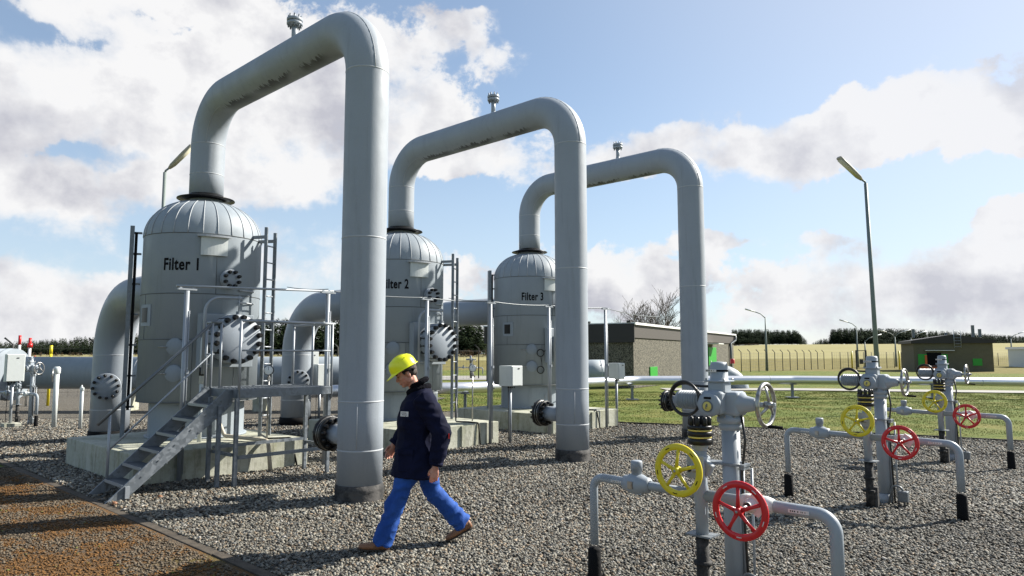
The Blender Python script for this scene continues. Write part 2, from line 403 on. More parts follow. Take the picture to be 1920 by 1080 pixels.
def copy_tree(o, parent=None, skip=()):
    c = o.copy(); sc.collection.objects.link(c); c.parent = parent
    for ch in list(o.children):
        if ch.name.split('.')[0] in skip: continue
        copy_tree(ch, c, skip)
    return c
def arc(c, a, b, t0, t1, n=10):   # points c + a*cos t + b*sin t
    c, a, b = Vector(c), Vector(a), Vector(b)
    return [c+a*math.cos(t0+(t1-t0)*i/n)+b*math.sin(t0+(t1-t0)*i/n) for i in range(n+1)]
def bend(path, r, n=6):           # round the corners of a polyline
    path = [Vector(p) for p in path]; out = [path[0]]
    for i in range(1, len(path)-1):
        p = path[i]; a = (path[i-1]-p).normalized(); b = (path[i+1]-p).normalized(); ang = a.angle(b)
        t = r/math.tan(ang/2); p0 = p+a*t; p1 = p+b*t
        for k in range(n+1):
            s = k/n; out.append((p0*(1-s)+p*s)*(1-s)+(p*(1-s)+p1*s)*s if n < 4 else _circ(p0, p, p1, a, b, r, ang, s))
    out.append(path[-1]); return out
def _circ(p0, p, p1, a, b, r, ang, s):
    c = p+(a+b).normalized()*(r/math.sin(ang/2)); u = p0-c; v = p1-c; th = u.angle(v)
    return c+(u*math.sin((1-s)*th)+v*math.sin(s*th))/math.sin(th)

# ------------------------------------------------------------------ plant grid
YAW = -.745; XA = V(math.cos(YAW), math.sin(YAW), 0); YA = V(-math.sin(YAW), math.cos(YAW), 0)
L1 = V(-1.85, 8.635, 0); S = 4.208; A = 4.624
def P(u, v, z=0.0): return L1+XA*u+YA*v+V(0, 0, z)
def rot2(x, y): return XA*x+YA*y

# ------------------------------------------------------------------ terrain
def sst(a, b, x):
    t = max(0, min(1, (x-a)/(b-a))); return t*t*(3-2*t)
def rise(x, y):
    r = math.hypot(x, y)
    side = sst(.12, .36, x/max(y, 1)) if y > 0 else 0
    h = 0
    for (r0, h0), (r1, h1) in zip([(95, 0), (170, .9), (300, 5.0), (600, 9.4), (1500, 12)], [(170, .9), (300, 5.0), (600, 9.4), (1500, 12), (5000, 12)]):
        if r >= r0: h = h0+(h1-h0)*min(1, (r-r0)/(r1-r0))
    return h*side+(.25+.9*sst(100, 260, r))*(1-side)*sst(95, 130, r)
g = MB(); g.add([(-300, -60, -.03), (300, -60, -.03), (300, 130, -.03), (-300, 130, -.03)], [[0, 1, 2, 3]])
tag(g.build('ground', M['grass']), kind='structure')
fm = MB(); rows = [78, 84, 90, 100, 115, 130, 150, 170, 200, 240, 300, 380, 480, 600, 800, 1200, 2000, 4000]; cols = np.linspace(-1.35, 1.35, 60)
vs = []
for r in rows:
    for a in cols:
        x, y = r*math.sin(a), r*math.cos(a)
        vs.append((x, y, rise(x, y)+(0.0 if r > 78 else -.035)+.02*mnoise.noise(Vector((x*.05, y*.05, 0)))))
nc = len(cols)
fm.add(vs, [[i*nc+j, i*nc+j+1, (i+1)*nc+j+1, (i+1)*nc+j] for i in range(len(rows)-1) for j in range(nc-1)], True)
tag(fm.build('field', M['field']), kind='structure')

def slab(name, uvs, z, m, kind='structure', thick=0):
    b = MB(); ps = [P(u, v, z) for u, v in uvs]; b.add(ps, [list(range(len(ps)))]); return tag(b.build(name, m), kind=kind)
GR = [(12, -2.15), (12, 13.9), (5.15, 12.14), (.58, 11.2), (-2.73, 9.94), (-8.4, 9.5), (-11, 9.4), (-14, 14), (-42, 14), (-42, -2.15)]
slab('gravel_bed', GR, 0, M['gravel'])
slab('moss_path', [(-5.95, -9), (6, -9), (6, -2.25), (-5.95, -2.25)], -.004, M['moss'])
def kerb(name, a, b, wdt=.10, h=.03, m=None):
    a, b = Vector(a), Vector(b); d = (b-a); L = d.length; n = max(1, int(L/1.0)); mb = MB(); r = Matrix.Rotation(math.atan2(d.y, d.x), 3, 'Z')
    for i in range(n):
        t = (i+.5)/n; mb.box(a+d*t+V(0, 0, h/2-.05+random.uniform(-.006, .006)), (L/n-.012, wdt, h+.1), r@Matrix.Rotation(random.uniform(-.008, .008), 3, 'Z'), .006)
    return tag(mb.build(name, m or M['kerb']), kind='structure')
kerb('kerb_edging', P(-9, -2.20), P(6, -2.20), .10, .004)
kerb('kerb_edging', P(-5.98, -8), P(-5.98, -2.3), .06, .02)
kerb('kerb_edging', P(-8.4, 9.53), P(-2.73, 9.97), .08, .04, M['matblack'])
kerb('kerb_edging', P(-2.73, 9.97), P(.58, 11.23), .08, .04, M['matblack'])
kerb('kerb_edging', P(.58, 11.23), P(5.15, 12.18), .08, .04, M['matblack'])
kerb('kerb_edging', P(5.15, 12.18), P(12, 13.94), .08, .04, M['matblack'])
def strip(name, pts, wdt, z, m):
    pts = [Vector(p) for p in pts]; mb = MB(); vs = []
    for i, p in enumerate(pts):
        d = (pts[min(i+1, len(pts)-1)]-pts[max(i-1, 0)]).normalized(); nrm = V(-d.y, d.x, 0)
        vs += [p+nrm*wdt/2+V(0, 0, z), p-nrm*wdt/2+V(0, 0, z)]
    mb.add(vs, [[2*i, 2*i+1, 2*i+3, 2*i+2] for i in range(len(pts)-1)]); return tag(mb.build(name, m), kind='structure')
strip('service_road', [(7.6, 35.3, 0), (14, 35.2, 0), (24, 32.7, 0), (40, 29, 0)], 2.2, .01, M['road'])
strip('back_road', [(-8, 52, 0), (2, 53, 0), (12, 60, 0)], 9, .01, M['road'])

# loose stones (numpy mesh, one object)
def inpoly(px, py, poly):
    c = np.zeros(len(px), bool); n = len(poly)
    for i in range(n):
        (x1, y1), (x2, y2) = poly[i], poly[(i+1) % n]
        c ^= ((y1 > py) != (y2 > py)) & (px < (x2-x1)*(py-y1)/(y2-y1+1e-12)+x1)
    return c
def icos():
    bm = bmesh.new(); bmesh.ops.create_icosphere(bm, subdivisions=1, radius=1)
    v = np.array([x.co[:] for x in bm.verts]); f = np.array([[q.index for q in x.verts] for x in bm.faces]); bm.free(); return v, f
def instmesh(name, bv, bf, pos, scale, rotz, tilt, cols, m, jit=0.0):
    N, nv = len(pos), bv.shape[-2]
    v = np.broadcast_to(bv, (N, nv, 3)).copy()
    if jit: v *= 1+rng.uniform(-jit, jit, (N, nv, 1))
    v *= scale[:, None, :]
    ct, st = np.cos(tilt), np.sin(tilt); y = v[:, :, 1]*ct[:, None]-v[:, :, 2]*st[:, None]; z = v[:, :, 1]*st[:, None]+v[:, :, 2]*ct[:, None]
    c, s_ = np.cos(rotz), np.sin(rotz); x = v[:, :, 0]*c[:, None]-y*s_[:, None]; y2 = v[:, :, 0]*s_[:, None]+y*c[:, None]
    v = np.stack([x, y2, z], -1)+pos[:, None, :]
    fl = (bf[None]+(np.arange(N)*nv)[:, None, None]).reshape(-1, bf.shape[1])
    me = bpy.data.meshes.new(name); k = bf.shape[1]
    me.vertices.add(N*nv); me.vertices.foreach_set('co', v.reshape(-1).astype(np.float32))
    me.loops.add(fl.size); me.loops.foreach_set('vertex_index', fl.reshape(-1).astype(np.int32))
    me.polygons.add(len(fl)); me.polygons.foreach_set('loop_start', (np.arange(len(fl))*k).astype(np.int32)); me.polygons.foreach_set('loop_total', np.full(len(fl), k, np.int32))
    at = me.attributes.new('Col', 'FLOAT_COLOR', 'POINT')
    cc = np.concatenate([np.repeat(cols, nv, 0), np.ones((N*nv, 1))], 1); at.data.foreach_set('color', cc.reshape(-1).astype(np.float32))
    me.materials.append(m); me.update(calc_edges=True); me.validate()
    o = bpy.data.objects.new(name, me); sc.collection.objects.link(o); return o
def scatter(dens, d0, d1, margin=.06):
    # random ground points inside the view wedge, in world XY
    n = int(dens*.5*(1.55)*(d1*d1-d0*d0))
    d = np.sqrt(rng.uniform(d0*d0, d1*d1, n)); t = rng.uniform(-.80, .80, n); return d*t, d
IV, IF = icos()
def uvof(x, y):
    dx, dy = x-L1.x, y-L1.y; return dx*XA.x+dy*XA.y, dx*YA.x+dy*YA.y
PLINTHS = [(-5.75, -2.83, -1.58, 1.0), (-5.65, -2.52, S-1.5, S+.86), (-5.65, -2.60, 2*S-1.55, 2*S+.95)]
def stones(poly, dens, d0, d1, s0, s1):
    x, y = scatter(dens, d0, d1); u, v = uvof(x, y); k = inpoly(u, v, poly)
    for p in PLINTHS: k &= ~((u > p[0]) & (u < p[1]) & (v > p[2]) & (v < p[3]))
    return x[k], y[k]
xs, ys, ss = [], [], []
for dens, d0, d1, s0, s1 in [(2300, 3.6, 7.5, .0085, .0165), (1150, 7.5, 12, .010, .021), (420, 12, 19, .013, .025)]:
    x, y = stones(GR, dens, d0, d1, s0, s1); xs.append(x); ys.append(y); ss.append(rng.uniform(s0, s1, len(x)))
xs, ys, ss = map(np.concatenate, (xs, ys, ss)); N = len(xs)
u_, v_ = uvof(xs, ys)
t = rng.random(N); base = np.array([.035, .031, .025])+(np.array([.268, .252, .208])-np.array([.035, .031, .025]))*(t**1.15)[:, None]
tint = rng.random(N); base[tint > .84] = base[tint > .84]*np.array([1.08, .88, .72]); base[tint < .12] = base[tint < .12]*np.array([.8, .85, .95])
base *= np.array([1+.45*mnoise.noise(Vector((a*.55, b*.55, 7))) for a, b in zip(xs, ys)])[:, None]; wh = rng.random(N) > .985; base[wh] = np.array([.34, .32, .29])
scl = np.stack([ss*rng.uniform(.9, 1.5, N), ss*rng.uniform(.7, 1.05, N), ss*rng.uniform(.5, .9, N)], 1)
o = instmesh('gravel_stones', IV, IF, np.stack([xs, ys, ss*.35+rng.uniform(0, .008, N)], 1), scl, rng.uniform(0, 6.28, N), rng.uniform(-.9, .9, N), base, M['stones'], .28)
tag(o, 'loose grey and buff gravel stones covering the station yard', 'gravel', kind='stuff')
# moss tufts and grit on the path
PT = [(-5.93, -8), (6, -8), (6, -2.3), (-5.93, -2.3)]
x, y = stones(PT, 1500, 4.2, 12, 0, 0); N = len(x)
nz = np.array([mnoise.fractal(Vector((a*1.15, b*1.15, 3.1)), .7, 2.0, 5) for a, b in zip(x, y)])
u4, v4 = uvof(x, y); k = (nz > -.10+rng.normal(0, .10, N)+np.clip(.5*(v4+3.0), 0, .5)); mx, my = x[k], y[k]; n2_ = len(mx); s = rng.uniform(.004, .010, n2_); t = rng.random((n2_, 1))
mc = np.array([.055, .028, .007])*(1-t)+np.array([.165, .074, .014])*t
mc[rng.random(n2_) > .985] = [.11, .12, .02]
o = instmesh('moss_clumps', IV, IF, np.stack([mx, my, s*.2], 1), np.stack([s*1.6, s*1.0, s*.7], 1), rng.uniform(0, 6.28, n2_), rng.uniform(-.2, .2, n2_), mc, M['stones'], .3)
tag(o, 'rust brown moss clumps spreading over the path beside the kerb', 'moss', kind='stuff')
x2, y2 = x[~k], y[~k]; n3_ = len(x2); s = rng.uniform(.006, .014, n3_); t = rng.random((n3_, 1))
o = instmesh('path_grit', IV, IF, np.stack([x2, y2, s*.2], 1), np.stack([s*1.2, s, s*.6], 1), rng.uniform(0, 6.28, n3_), rng.uniform(-.4, .4, n3_), np.array([.045, .034, .022])*(1-t)+np.array([.14, .108, .07])*t, M['stones'], .2)
tag(o, 'fine pale grit lying between the moss on the path', 'grit', kind='stuff')
# grass blades
def blades(name, label, pts, h0, h1, cA, cB):
    n = len(pts); bv = np.array([[-.5, 0, 0], [.5, 0, 0], [.1, .35, 1.0]]); bf = np.array([[0, 1, 2]])
    h = rng.uniform(h0, h1, n); wdt = rng.uniform(.004, .009, n); t = rng.random((n, 1))
    o = instmesh(name, bv, bf, pts, np.stack([wdt*np.maximum(1, pts[:, 1]/9), h, h], 1), rng.uniform(0, 6.28, n), rng.uniform(-.2, .6, n), np.array(cA)*(1-t)+np.array(cB)*t, M['blade'])
    tag(o, label, 'grass', kind='stuff')
bx, by = [], []
x, y = scatter(330, 9.5, 34); u, v = uvof(x, y)
k = ~inpoly(u, v, GR) & ~((u > -6.0) & (v < -2.2)) & (y < 33.5)
x, y = x[k], y[k]
cl = np.array([mnoise.noise(Vector((a*.9, b*.9, 0))) for a, b in zip(x, y)]); k = cl+rng.uniform(-.4, .4, len(x)) > -.15; x, y = x[k], y[k]
blades('grass_blades', 'short yellow green grass growing around the gravel yard', np.stack([x, y, np.full(len(x), -.03)], 1), .015, .035, (.095, .125, .020), (.19, .20, .045))

# ------------------------------------------------------------------ helpers for fittings
def bolts(mb_or_parent, c, d, Rr, n, r, l0, l1, m, off=0.0, name='bolt', seg=10):
    fr = frame(d); c = Vector(c); d = Vector(d).normalized()
    for k in range(n):
        a = 2*PI*k/n+off; p = c+fr@V(Rr*math.cos(a), Rr*math.sin(a), 0)
        b = MB(); L = l1-l0; b.tube([p+d*l0, p+d*(l0+.12*L), p+d*(l1-.18*L), p+d*l1], [r*.72, r, r, r*.72], seg); b.build(name, m, mb_or_parent)
def disc(mb, c, d, r, t, seg=40, bev=.006):
    mb.lathe([(0, 0), (r-bev, 0), (r, bev), (r, t-bev), (r-bev, t), (0, t)], c, d, seg); return mb

# ------------------------------------------------------------------ overhead pipes (arches)
ZS, RB, RP, ZC = 5.321, .741, .274, 4.397
def make_arch():
    root = thing('overhead_pipe', 'x', 'pipe', P(0, 0), YAW, 'tall grey arched pipes feeding the filters')
    zt = ZS+RB
    pts = [V(0, 0, .17), V(0, 0, 1.0), V(0, 0, 3.0), V(0, 0, ZS)]
    pts += arc((-RB, 0, ZS), (RB, 0, 0), (0, 0, RB), 0, PI/2, 16)[1:]
    pts += [V(-RB-1.1, 0, zt), V(-RB-2.2, 0, zt)]
    pts += arc((-A+RB, 0, ZS), (0, 0, RB), (-RB, 0, 0), 0, PI/2, 16)
    pts += [V(-A, 0, 4.8), V(-A, 0, ZC-.05)]
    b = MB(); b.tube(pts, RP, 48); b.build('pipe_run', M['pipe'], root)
    for z in (.60, 1.18, 3.18, ZS): b = MB(); b.lathe([(RP, -.010), (RP+.004, -.004), (RP+.004, .004), (RP, .010)], (0, 0, z), (0, 0, 1), 48); b.build('clad_seam', M['seam'], root)
    for z in (ZS, 4.80): b = MB(); b.lathe([(RP, -.008), (RP+.004, -.004), (RP+.004, .004), (RP, .008)], (-A, 0, z), (0, 0, 1), 48); b.build('clad_seam', M['seam'], root)
    # lap seam up the leg foot and around both elbows
    for a in (R(-44),):
        q = V(math.cos(a), math.sin(a), 0)*(RP+.001); b = MB(); b.tube([q+V(0, 0, .63), q+V(0, 0, 1.16)], .005, 6); b.build('lap_seam', M['seam'], root)
    for t0, cx, sx in ((0, -RB, 1), (0, -A+RB, -1)):
        pp = []
        for i in range(13):
            t = PI/2*i/12; ca, sa = math.cos(t), math.sin(t)
            axis = V(cx+sx*RB*ca, 0, ZS+RB*sa); outv = V(sx*ca, 0, sa)
            a = R(28) if sx > 0 else R(148)
            pp.append(axis+(outv*math.cos(a)+V(0, -1, 0)*math.sin(a)*(.5 if sx > 0 else 1)).normalized()*(RP+.001))
        b = MB(); b.tube(pp, .005, 6); b.build('lap_seam', M['seam'], root)
    b = MB(); b.lathe([(RP-.01, .2), (RP+.012, .195), (RP+.02, .13), (RP+.016, .02), (RP+.03, -.02), (0, -.02)], seg=40); b.build('foot_coating', M['collar'], root)
    # blind branch near the foot, flanged, pointing to the filter
    z = .74
    b = MB(); b.tube([V(-.2, 0, z), V(-.6, 0, z)], .125, 28); st = b.build('branch_stub', M['grey'], root)
    b = MB(); disc(b, V(-.56, 0, z), (-1, 0, 0), .215, .045); disc(b, V(-.615, 0, z), (-1, 0, 0), .205, .035); disc(b, V(-.66, 0, z), (-1, 0, 0), .225, .05); b.build('flange', M['black'], st)
    b = MB(); b.torus(V(-.607, 0, z), (1, 0, 0), .208, .006, 36, 6); b.torus(V(-.655, 0, z), (1, 0, 0), .208, .006, 36, 6); b.build('gasket', M['steel'], st)
    bolts(st, V(-.56, 0, z), (-1, 0, 0), .175, 12, .026, -.06, .21, M['black'], .13)
    # vent on the crown
    b = MB(); vx = -1.85; zz = zt+RP-.03
    b.tube([V(vx, 0, zz), V(vx, 0, zz+.30)], .042, 16); b.lathe([(.075, 0), (.05, .04), (.043, .07)], V(vx, 0, zz+.0), seg=16); vs_ = b.build('vent_stub', M['grey'], root)
    b = MB(); disc(b, V(vx, 0, zz+.28), (0, 0, 1), .115, .04, 28); disc(b, V(vx, 0, zz+.335), (0, 0, 1), .115, .045, 28); b.build('vent_flange', M['grey'], vs_)
    bolts(vs_, V(vx, 0, zz+.24), (0, 0, 1), .088, 8, .014, 0, .19, M['galv'], .2)
    return root
arch1 = make_arch()
arch1['label'] = 'nearest and tallest looking grey arched pipe, rising from Filter 1 beside the walking man'
a2 = copy_tree(arch1); a2.location = P(0, S); a2['label'] = 'middle grey arched pipe, rising from the Filter 2 vessel behind the man'
a3 = copy_tree(arch1); a3.location = P(0, 2*S); a3['label'] = 'farthest grey arched pipe, rising from Filter 3 in front of the green door'

# ------------------------------------------------------------------ filter vessels
TR = .92; PT_Z = .42
def plinth(i):
    u0, u1, v0, v1 = PLINTHS[i]; r = thing('concrete_plinth', ['large stained concrete plinth under Filter 1, behind the stairs', 'concrete plinth under Filter 2, its corner showing right of the man', 'concrete plinth under Filter 3, cut by the middle arch leg'][i], 'plinth', P((u0+u1)/2, (v0+v1)/2), YAW, 'concrete plinths under the filters')
    b = MB(); b.box((0, 0, PT_Z/2-.05), (u1-u0, v1-v0, PT_Z+.1), None, .012); b.build('slab', M['concrete'], r)
    if i > 0:
        b = MB(); b.box(((u1-u0)/2+.012, .28, .20), (.05, .26, .40)); b.build('side_plate', M['concrete'], r)
    return r
for i in range(3): plinth(i)
def cylp(a, z, r=TR): return V(r*math.cos(R(a)), r*math.sin(R(a)), z)
def patch(a0, a1, z0, z1, r, t=.012, n=10):
    b = MB(); vs = []
    for i in range(n+1):
        a = a0+(a1-a0)*i/n
        for (rr, z) in ((r, z0), (r+t, z0), (r+t, z1), (r, z1)): vs.append(cylp(a, z, rr))
    fs = [[4*i+k, 4*i+(k+1) % 4, 4*(i+1)+(k+1) % 4, 4*(i+1)+k] for i in range(n) for k in range(4)]
    fs += [[0, 1, 2, 3], [4*n+3, 4*n+2, 4*n+1, 4*n]]; b.add(vs, fs); return b
def make_filter():
    root = thing('filter_vessel', 'x', 'filter', P(-A, 0), YAW, 'grey upright filter vessels')
    b = MB(); b.tube([V(0, 0, PT_Z-.02), V(0, 0, 1.02)], .73, 64, caps=False); b.lathe([(.73, 0), (.78, 0), (.78, .03), (.73, .03)], (0, 0, PT_Z), seg=64); b.build('support_skirt', M['tank'], root)
    b = patch(-50, 6, .50, .94, .73); pn = b.build('skirt_panel', M['tank'], root)
    b = MB(); b.tube([cylp(-20, .68, .745), cylp(-20, .68, .775), cylp(-20, .76, .775), cylp(-20, .76, .745)], .007, 8); b.build('handle', M['steel'], pn)
    b = MB(); b.lathe([(.70, 1.0), (TR, 1.0), (TR, 3.66)], seg=96); b.build('shell', M['tank'], root)
    b = MB()
    for z in (1.0, 1.98, 2.70, 3.66): b.lathe([(TR, -.008), (TR+.007, -.005), (TR+.009, .002), (TR+.002, .006)], (0, 0, z), seg=96)
    for a, z0, z1 in ((-11, 2.7, 3.66), (-86, 2.5, 2.7), (-86, 1.98, 2.2), (-30, 1.98, 1.02), (10, 1.0, 1.98), (-62, 2.7, 2.7)): b.tube([cylp(a, z0, TR+.001), cylp(a, z1, TR+.001)], .0045, 6)
    b.build('sheet_seam', M['ink2'], root)
    # dome
    prof = []; H_ = .66
    for i in range(15):
        t = (PI/2)*i/14*.86; prof.append((TR*math.cos(t)**.82, 3.66+H_*math.sin(t)/math.sin(PI/2*.86)))
    prof = [(r_, z_) for r_, z_ in prof]; b = MB(); b.lathe(prof+[(.30, 4.34)], seg=96); dm = b.build('dome', M['tank'], root)
    b = MB()
    for k in range(26):
        a = 360*k/26+3; b.tube([cylp(a, z_, r_+.004) for r_, z_ in prof], .0075, 5)
    b.build('standing_seam', M['seam'], dm)
    b = MB(); b.lathe([(.275, 4.46), (.31, 4.43), (.46, 4.385), (.462, 4.375), (.28, 4.36)], seg=64); b.build('rain_collar', M['black'], root)
    # manhole facing +X
    zc_ = 1.98
    b = MB(); b.tube([V(.8, 0, zc_), V(1.18, 0, zc_)], .31, 48); b.lathe([(.36, 0), (.37, .02), (.32, .05)], V(.9, 0, zc_), (1, 0, 0), 48); nk = b.build('manhole_neck', M['tank'], root)
    b = MB(); b.box((.93, -.0, zc_-.02), (.14, .86, .84), None, .01); b.build('neck_cladding', M['tank'], nk)
    b = MB(); disc(b, V(1.16, 0, zc_), (1, 0, 0), .385, .09, 56); disc(b, V(1.262, 0, zc_), (1, 0, 0), .385, .10, 56); cv = b.build('manhole_cover', M['grey'], root)
    bolts(cv, V(1.16, 0, zc_), (1, 0, 0), .345, 16, .043, -.07, .275, M['black'], R(11))
    b = MB(); b.tube(bend([V(1.2, -.46, 1.45), V(1.2, -.46, 2.62), V(1.3, .02, 2.62)], .22)+[V(1.32, .06, 2.62)], .024, 12); b.tube([V(1.31, .02, 2.66), V(1.31, .02, 2.36)], .011, 8)
    b.box((1.31, .02, 2.39), (.09, .05, .05)); b.tube([V(1.2, -.46, 1.6), V(1.2, -.32, 1.6)], .016); b.tube([V(1.2, -.46, 2.1), V(1.2, -.32, 2.1)], .016); b.build('davit_arm', M['rail'], root)
    # small flanged nozzle
    z = 2.94
    b = MB(); b.tube([V(.85, 0, z), V(1.02, 0, z)], .10, 28); disc(b, V(.98, 0, z), (1, 0, 0), .155, .035); disc(b, V(1.03, 0, z), (1, 0, 0), .155, .04); nz_ = b.build('inspection_nozzle', M['grey'], root)
    bolts(nz_, V(1.0, 0, z), (1, 0, 0), .118, 8, .029, -.04, .14, M['black'], R(22.5))
    # hooded name board (blank)
    bb = patch(-26, -2, 3.31, 3.60, TR, .045, 8); bd = bb.build('name_board', M['lite'], root)
    bb = patch(-29, 0, 3.60, 3.63, TR, .09, 8); bb.build('board_hood', M['seam'], bd)
    # sight window
    bb = patch(-94, -75, 2.19, 2.53, TR, .012, 5); sw = bb.build('window_frame', M['tank'], root)
    bb = patch(-91, -80, 2.25, 2.48, TR+.0125, .004, 4); bb.build('pane', M['glass'], sw)
    # round junction discs with stubs
    for z in (1.86, 1.45):
        b = MB(); c_ = cylp(-46, z, TR-.028); disc(b, c_, cylp(-46, 0, 1), .135, .045, 32); j = b.build('junction_disc', M['tank'], root)
        b = MB(); b.tube([cylp(-62, z, TR+.03), cylp(-53, z, TR+.035)], .009, 8); b.build('cable_gland', M['steel'], j)
    # pipe ring pads to the right of the manhole, small lifting lugs
    b = MB()
    for z in (2.78, 2.58): b.tube([cylp(12, z, TR+.02), cylp(22, z, TR+.04), cylp(34, z, TR+.02)], .012, 8)
    b.build('cladding_strap', M['seam'], root)
    return root
M['ink2'] = mat('dark_sheet_seam', (.09, .10, .105), .6)  # dark grey of the raised sheet seams
f1 = make_filter()
def label_mesh(parent, txt):
    cu = bpy.data.curves.new('t', 'FONT'); cu.body = txt; cu.size = 1.0; cu.offset = .028; cu.space_character = 1.08; cu.resolution_u = 4
    ob = bpy.data.objects.new('t', cu); sc.collection.objects.link(ob); bpy.context.view_layer.update()
    me = bpy.data.meshes.new_from_object(ob.evaluated_get(bpy.context.evaluated_depsgraph_get())); sc.collection.objects.unlink(ob)
    co = np.array([v.co[:] for v in me.vertices]); w0, w1 = co[:, 0].min(), co[:, 0].max(); hcap = .70
    th = .185
    a0, a1 = R(-61), R(-27.5)
    for v in me.vertices:
        a = a0+(a1-a0)*(v.co.x-w0)/(w1-w0); z = 3.07+v.co.y/hcap*th; v.co = V((TR+.004)*math.cos(a), (TR+.004)*math.sin(a), z)
    me.name = 'lettering'; me.materials.clear(); me.materials.append(M['ink']); o = bpy.data.objects.new('lettering', me); sc.collection.objects.link(o); o.parent = parent
f2 = copy_tree(f1); f2.location = P(-A, S); f3 = copy_tree(f1); f3.location = P(-A, 2*S)
for k, f in enumerate((f1, f2, f3)):
    label_mesh(f, 'Filter %d' % (k+1))
    f['label'] = ['grey upright vessel lettered Filter 1, nearest, behind the metal stairs', 'grey upright vessel lettered Filter 2, partly hidden by the nearest arched pipe', 'grey upright vessel lettered Filter 3, smallest in the photo, with black cable loops'][k]
b = MB()
for z in (1.86, 1.45):
    c_ = cylp(-33, z-.08, TR+.04); b.torus(c_, cylp(-33, 0, 1), .085, .012, 28, 8)
b.tube(bend([cylp(-28, 1.80, TR+.05), cylp(-20, 1.98, TR+.06), cylp(-8, 2.02, TR+.05)], .05)+[cylp(0, 2.0, TR+.05)], .011, 8)
b.tube([cylp(-33, 1.70, TR+.05), cylp(-31, 1.5, TR+.05)], .008, 8); b.build('cable_loop', M['cable'], f3)
b = MB(); b.tube(bend([cylp(-22, 2.0, TR+.0), cylp(-21, 2.02, TR+.14), cylp(-21, 1.75, TR+.18), cylp(-21, 1.30, TR+.18)], .06), .038, 14); pp = b.build('vent_elbow', M['lite'], f1)
b = MB(); b.tube([cylp(-21, 1.55, TR+.18), cylp(-21, 1.42, TR+.18)], .043, 14); b.build('clamp', M['black'], pp)
b = MB(); b.tube([cylp(-21, 1.32, TR+.18), cylp(-21, PT_Z, TR+.18)], .03, 12); b.build('down_pipe', M['lite'], f1)

# ladders and cable channels beside each vessel
def make_ladder():
    r = thing('access_ladder', 'x', 'ladder', P(-A, 0), YAW, 'vertical ladders fixed beside the filter vessels')
    p1, p2 = V(1.03, .58, 0), V(.94, .79, 0)
    for p, zt in ((p1, 3.86), (p2, 3.80)):
        b = MB(); b.box(p+V(0, 0, (PT_Z+zt)/2), (.055, .03, zt-PT_Z), R(35), .004); b.build('rail', M['galv'], r)
    for k in range(11):
        z = .75+k*.28; b = MB(); b.cyl(p1+V(0, 0, z), p2+V(0, 0, z), .012, 8); b.build('rung', M['rail'], r)
    for z in (3.70, 2.3):
        b = MB(); b.box(p1+V(-.16, -.06, z), (.36, .04, .05), R(25)); b.box(p2+V(-.2, -.10, z-.04), (.4, .04, .05), R(30)); b.build('bracket', M['galv'], r)
    return r
def make_channel():
    r = thing('cable_channel', 'x', 'cable channel', P(-A, 0)+rot2(*cylp(-118, 0, 1.05).xy), YAW-R(118), 'cable channels on the left of the filter vessels')
    b = MB(); b.box((.06, 0, 2.14), (.02, .13, 3.44), None, .003); b.box((.03, .06, 2.14), (.05, .012, 3.44)); b.build('channel', M['galv'], r)
    b = MB(); b.box((-.02, .035, 2.3), (.04, .035, 2.9)); b.build('cable_bundle', M['matblack'], r)
    for z in (.9, 1.4, 1.9, 2.4, 2.9, 3.4, 3.75): b = MB(); b.box((-.04, 0, z), (.12, .05, .03)); b.build('bracket', M['galv'], r)
    return r
l1 = make_ladder(); c1 = make_channel()
l1['label'] = 'steel ladder rising behind the stair platform on the right of Filter 1'; c1['label'] = 'dark cable channel standing on the left side of Filter 1'
for i in (1, 2):
    l = copy_tree(l1); l.location = P(-A, S*i); l['label'] = ['', 'steel ladder on the right side of Filter 2 against the sky', 'steel ladder beside Filter 3, mostly hidden behind the middle arch leg'][i]
    c = copy_tree(c1); c.location = Vector(c1.location)+YA*S*i; c['label'] = ['', 'cable channel on the left side of Filter 2, behind the nearest pipe leg', 'cable channel standing on the left side of Filter 3'][i]

# inlet pipes behind the vessels
def make_inlet():
    r = thing('inlet_pipe', 'x', 'pipe', P(-8.78, 0), YAW, 'large grey inlet elbows behind the filters')
    RI, Zi, Rb = .365, 2.90, 1.12
    pts = [V(0, 0, .16), V(0, 0, 1.0), V(0, 0, Zi-Rb)]+arc((Rb, 0, Zi-Rb), (-Rb, 0, 0), (0, 0, Rb), 0, PI/2, 16)[1:]+[V(3.35, 0, Zi)]
    b = MB(); b.tube(pts, RI, 44); b.build('pipe_run', M['grey'], r)
    b = MB(); b.lathe([(RI-.01, .2), (RI+.02, .19), (RI+.03, .0), (0, 0)], seg=40); b.build('foot_coating', M['matblack'], r)
    for z in (Zi-Rb-.05, .62): b = MB(); b.lathe([(RI, -.01), (RI+.005, 0), (RI, .01)], (0, 0, z), seg=44); b.build('clad_seam', M['seam'], r)
    z = 1.1
    b = MB(); b.tube([V(.2, -.1, z), V(.52, -.26, z)], .15, 28); st = b.build('branch_stub', M['grey'], r)
    d = V(.894, -.447, 0)
    b = MB(); disc(b, V(.46, -.23, z), d, .27, .05); b.build('flange', M['black'], st)
    b = MB(); disc(b, V(.46, -.23, z)+d*.06, d, .27, .06); b.build('blind_cover', M['grey'], st)
    bolts(st, V(.46, -.23, z), d, .225, 12, .03, -.05, .20, M['black'], .1)
    return r
in1 = make_inlet(); in1['label'] = 'large grey elbow pipe curving to the ground on the left of Filter 1'
for i in (1, 2):
    q = copy_tree(in1); q.location = P(-8.72, S*i); q['label'] = ['', 'large grey elbow pipe seen between the railings, leading from Filter 2', 'large grey horizontal pipe entering Filter 3 from behind Filter 2'][i]

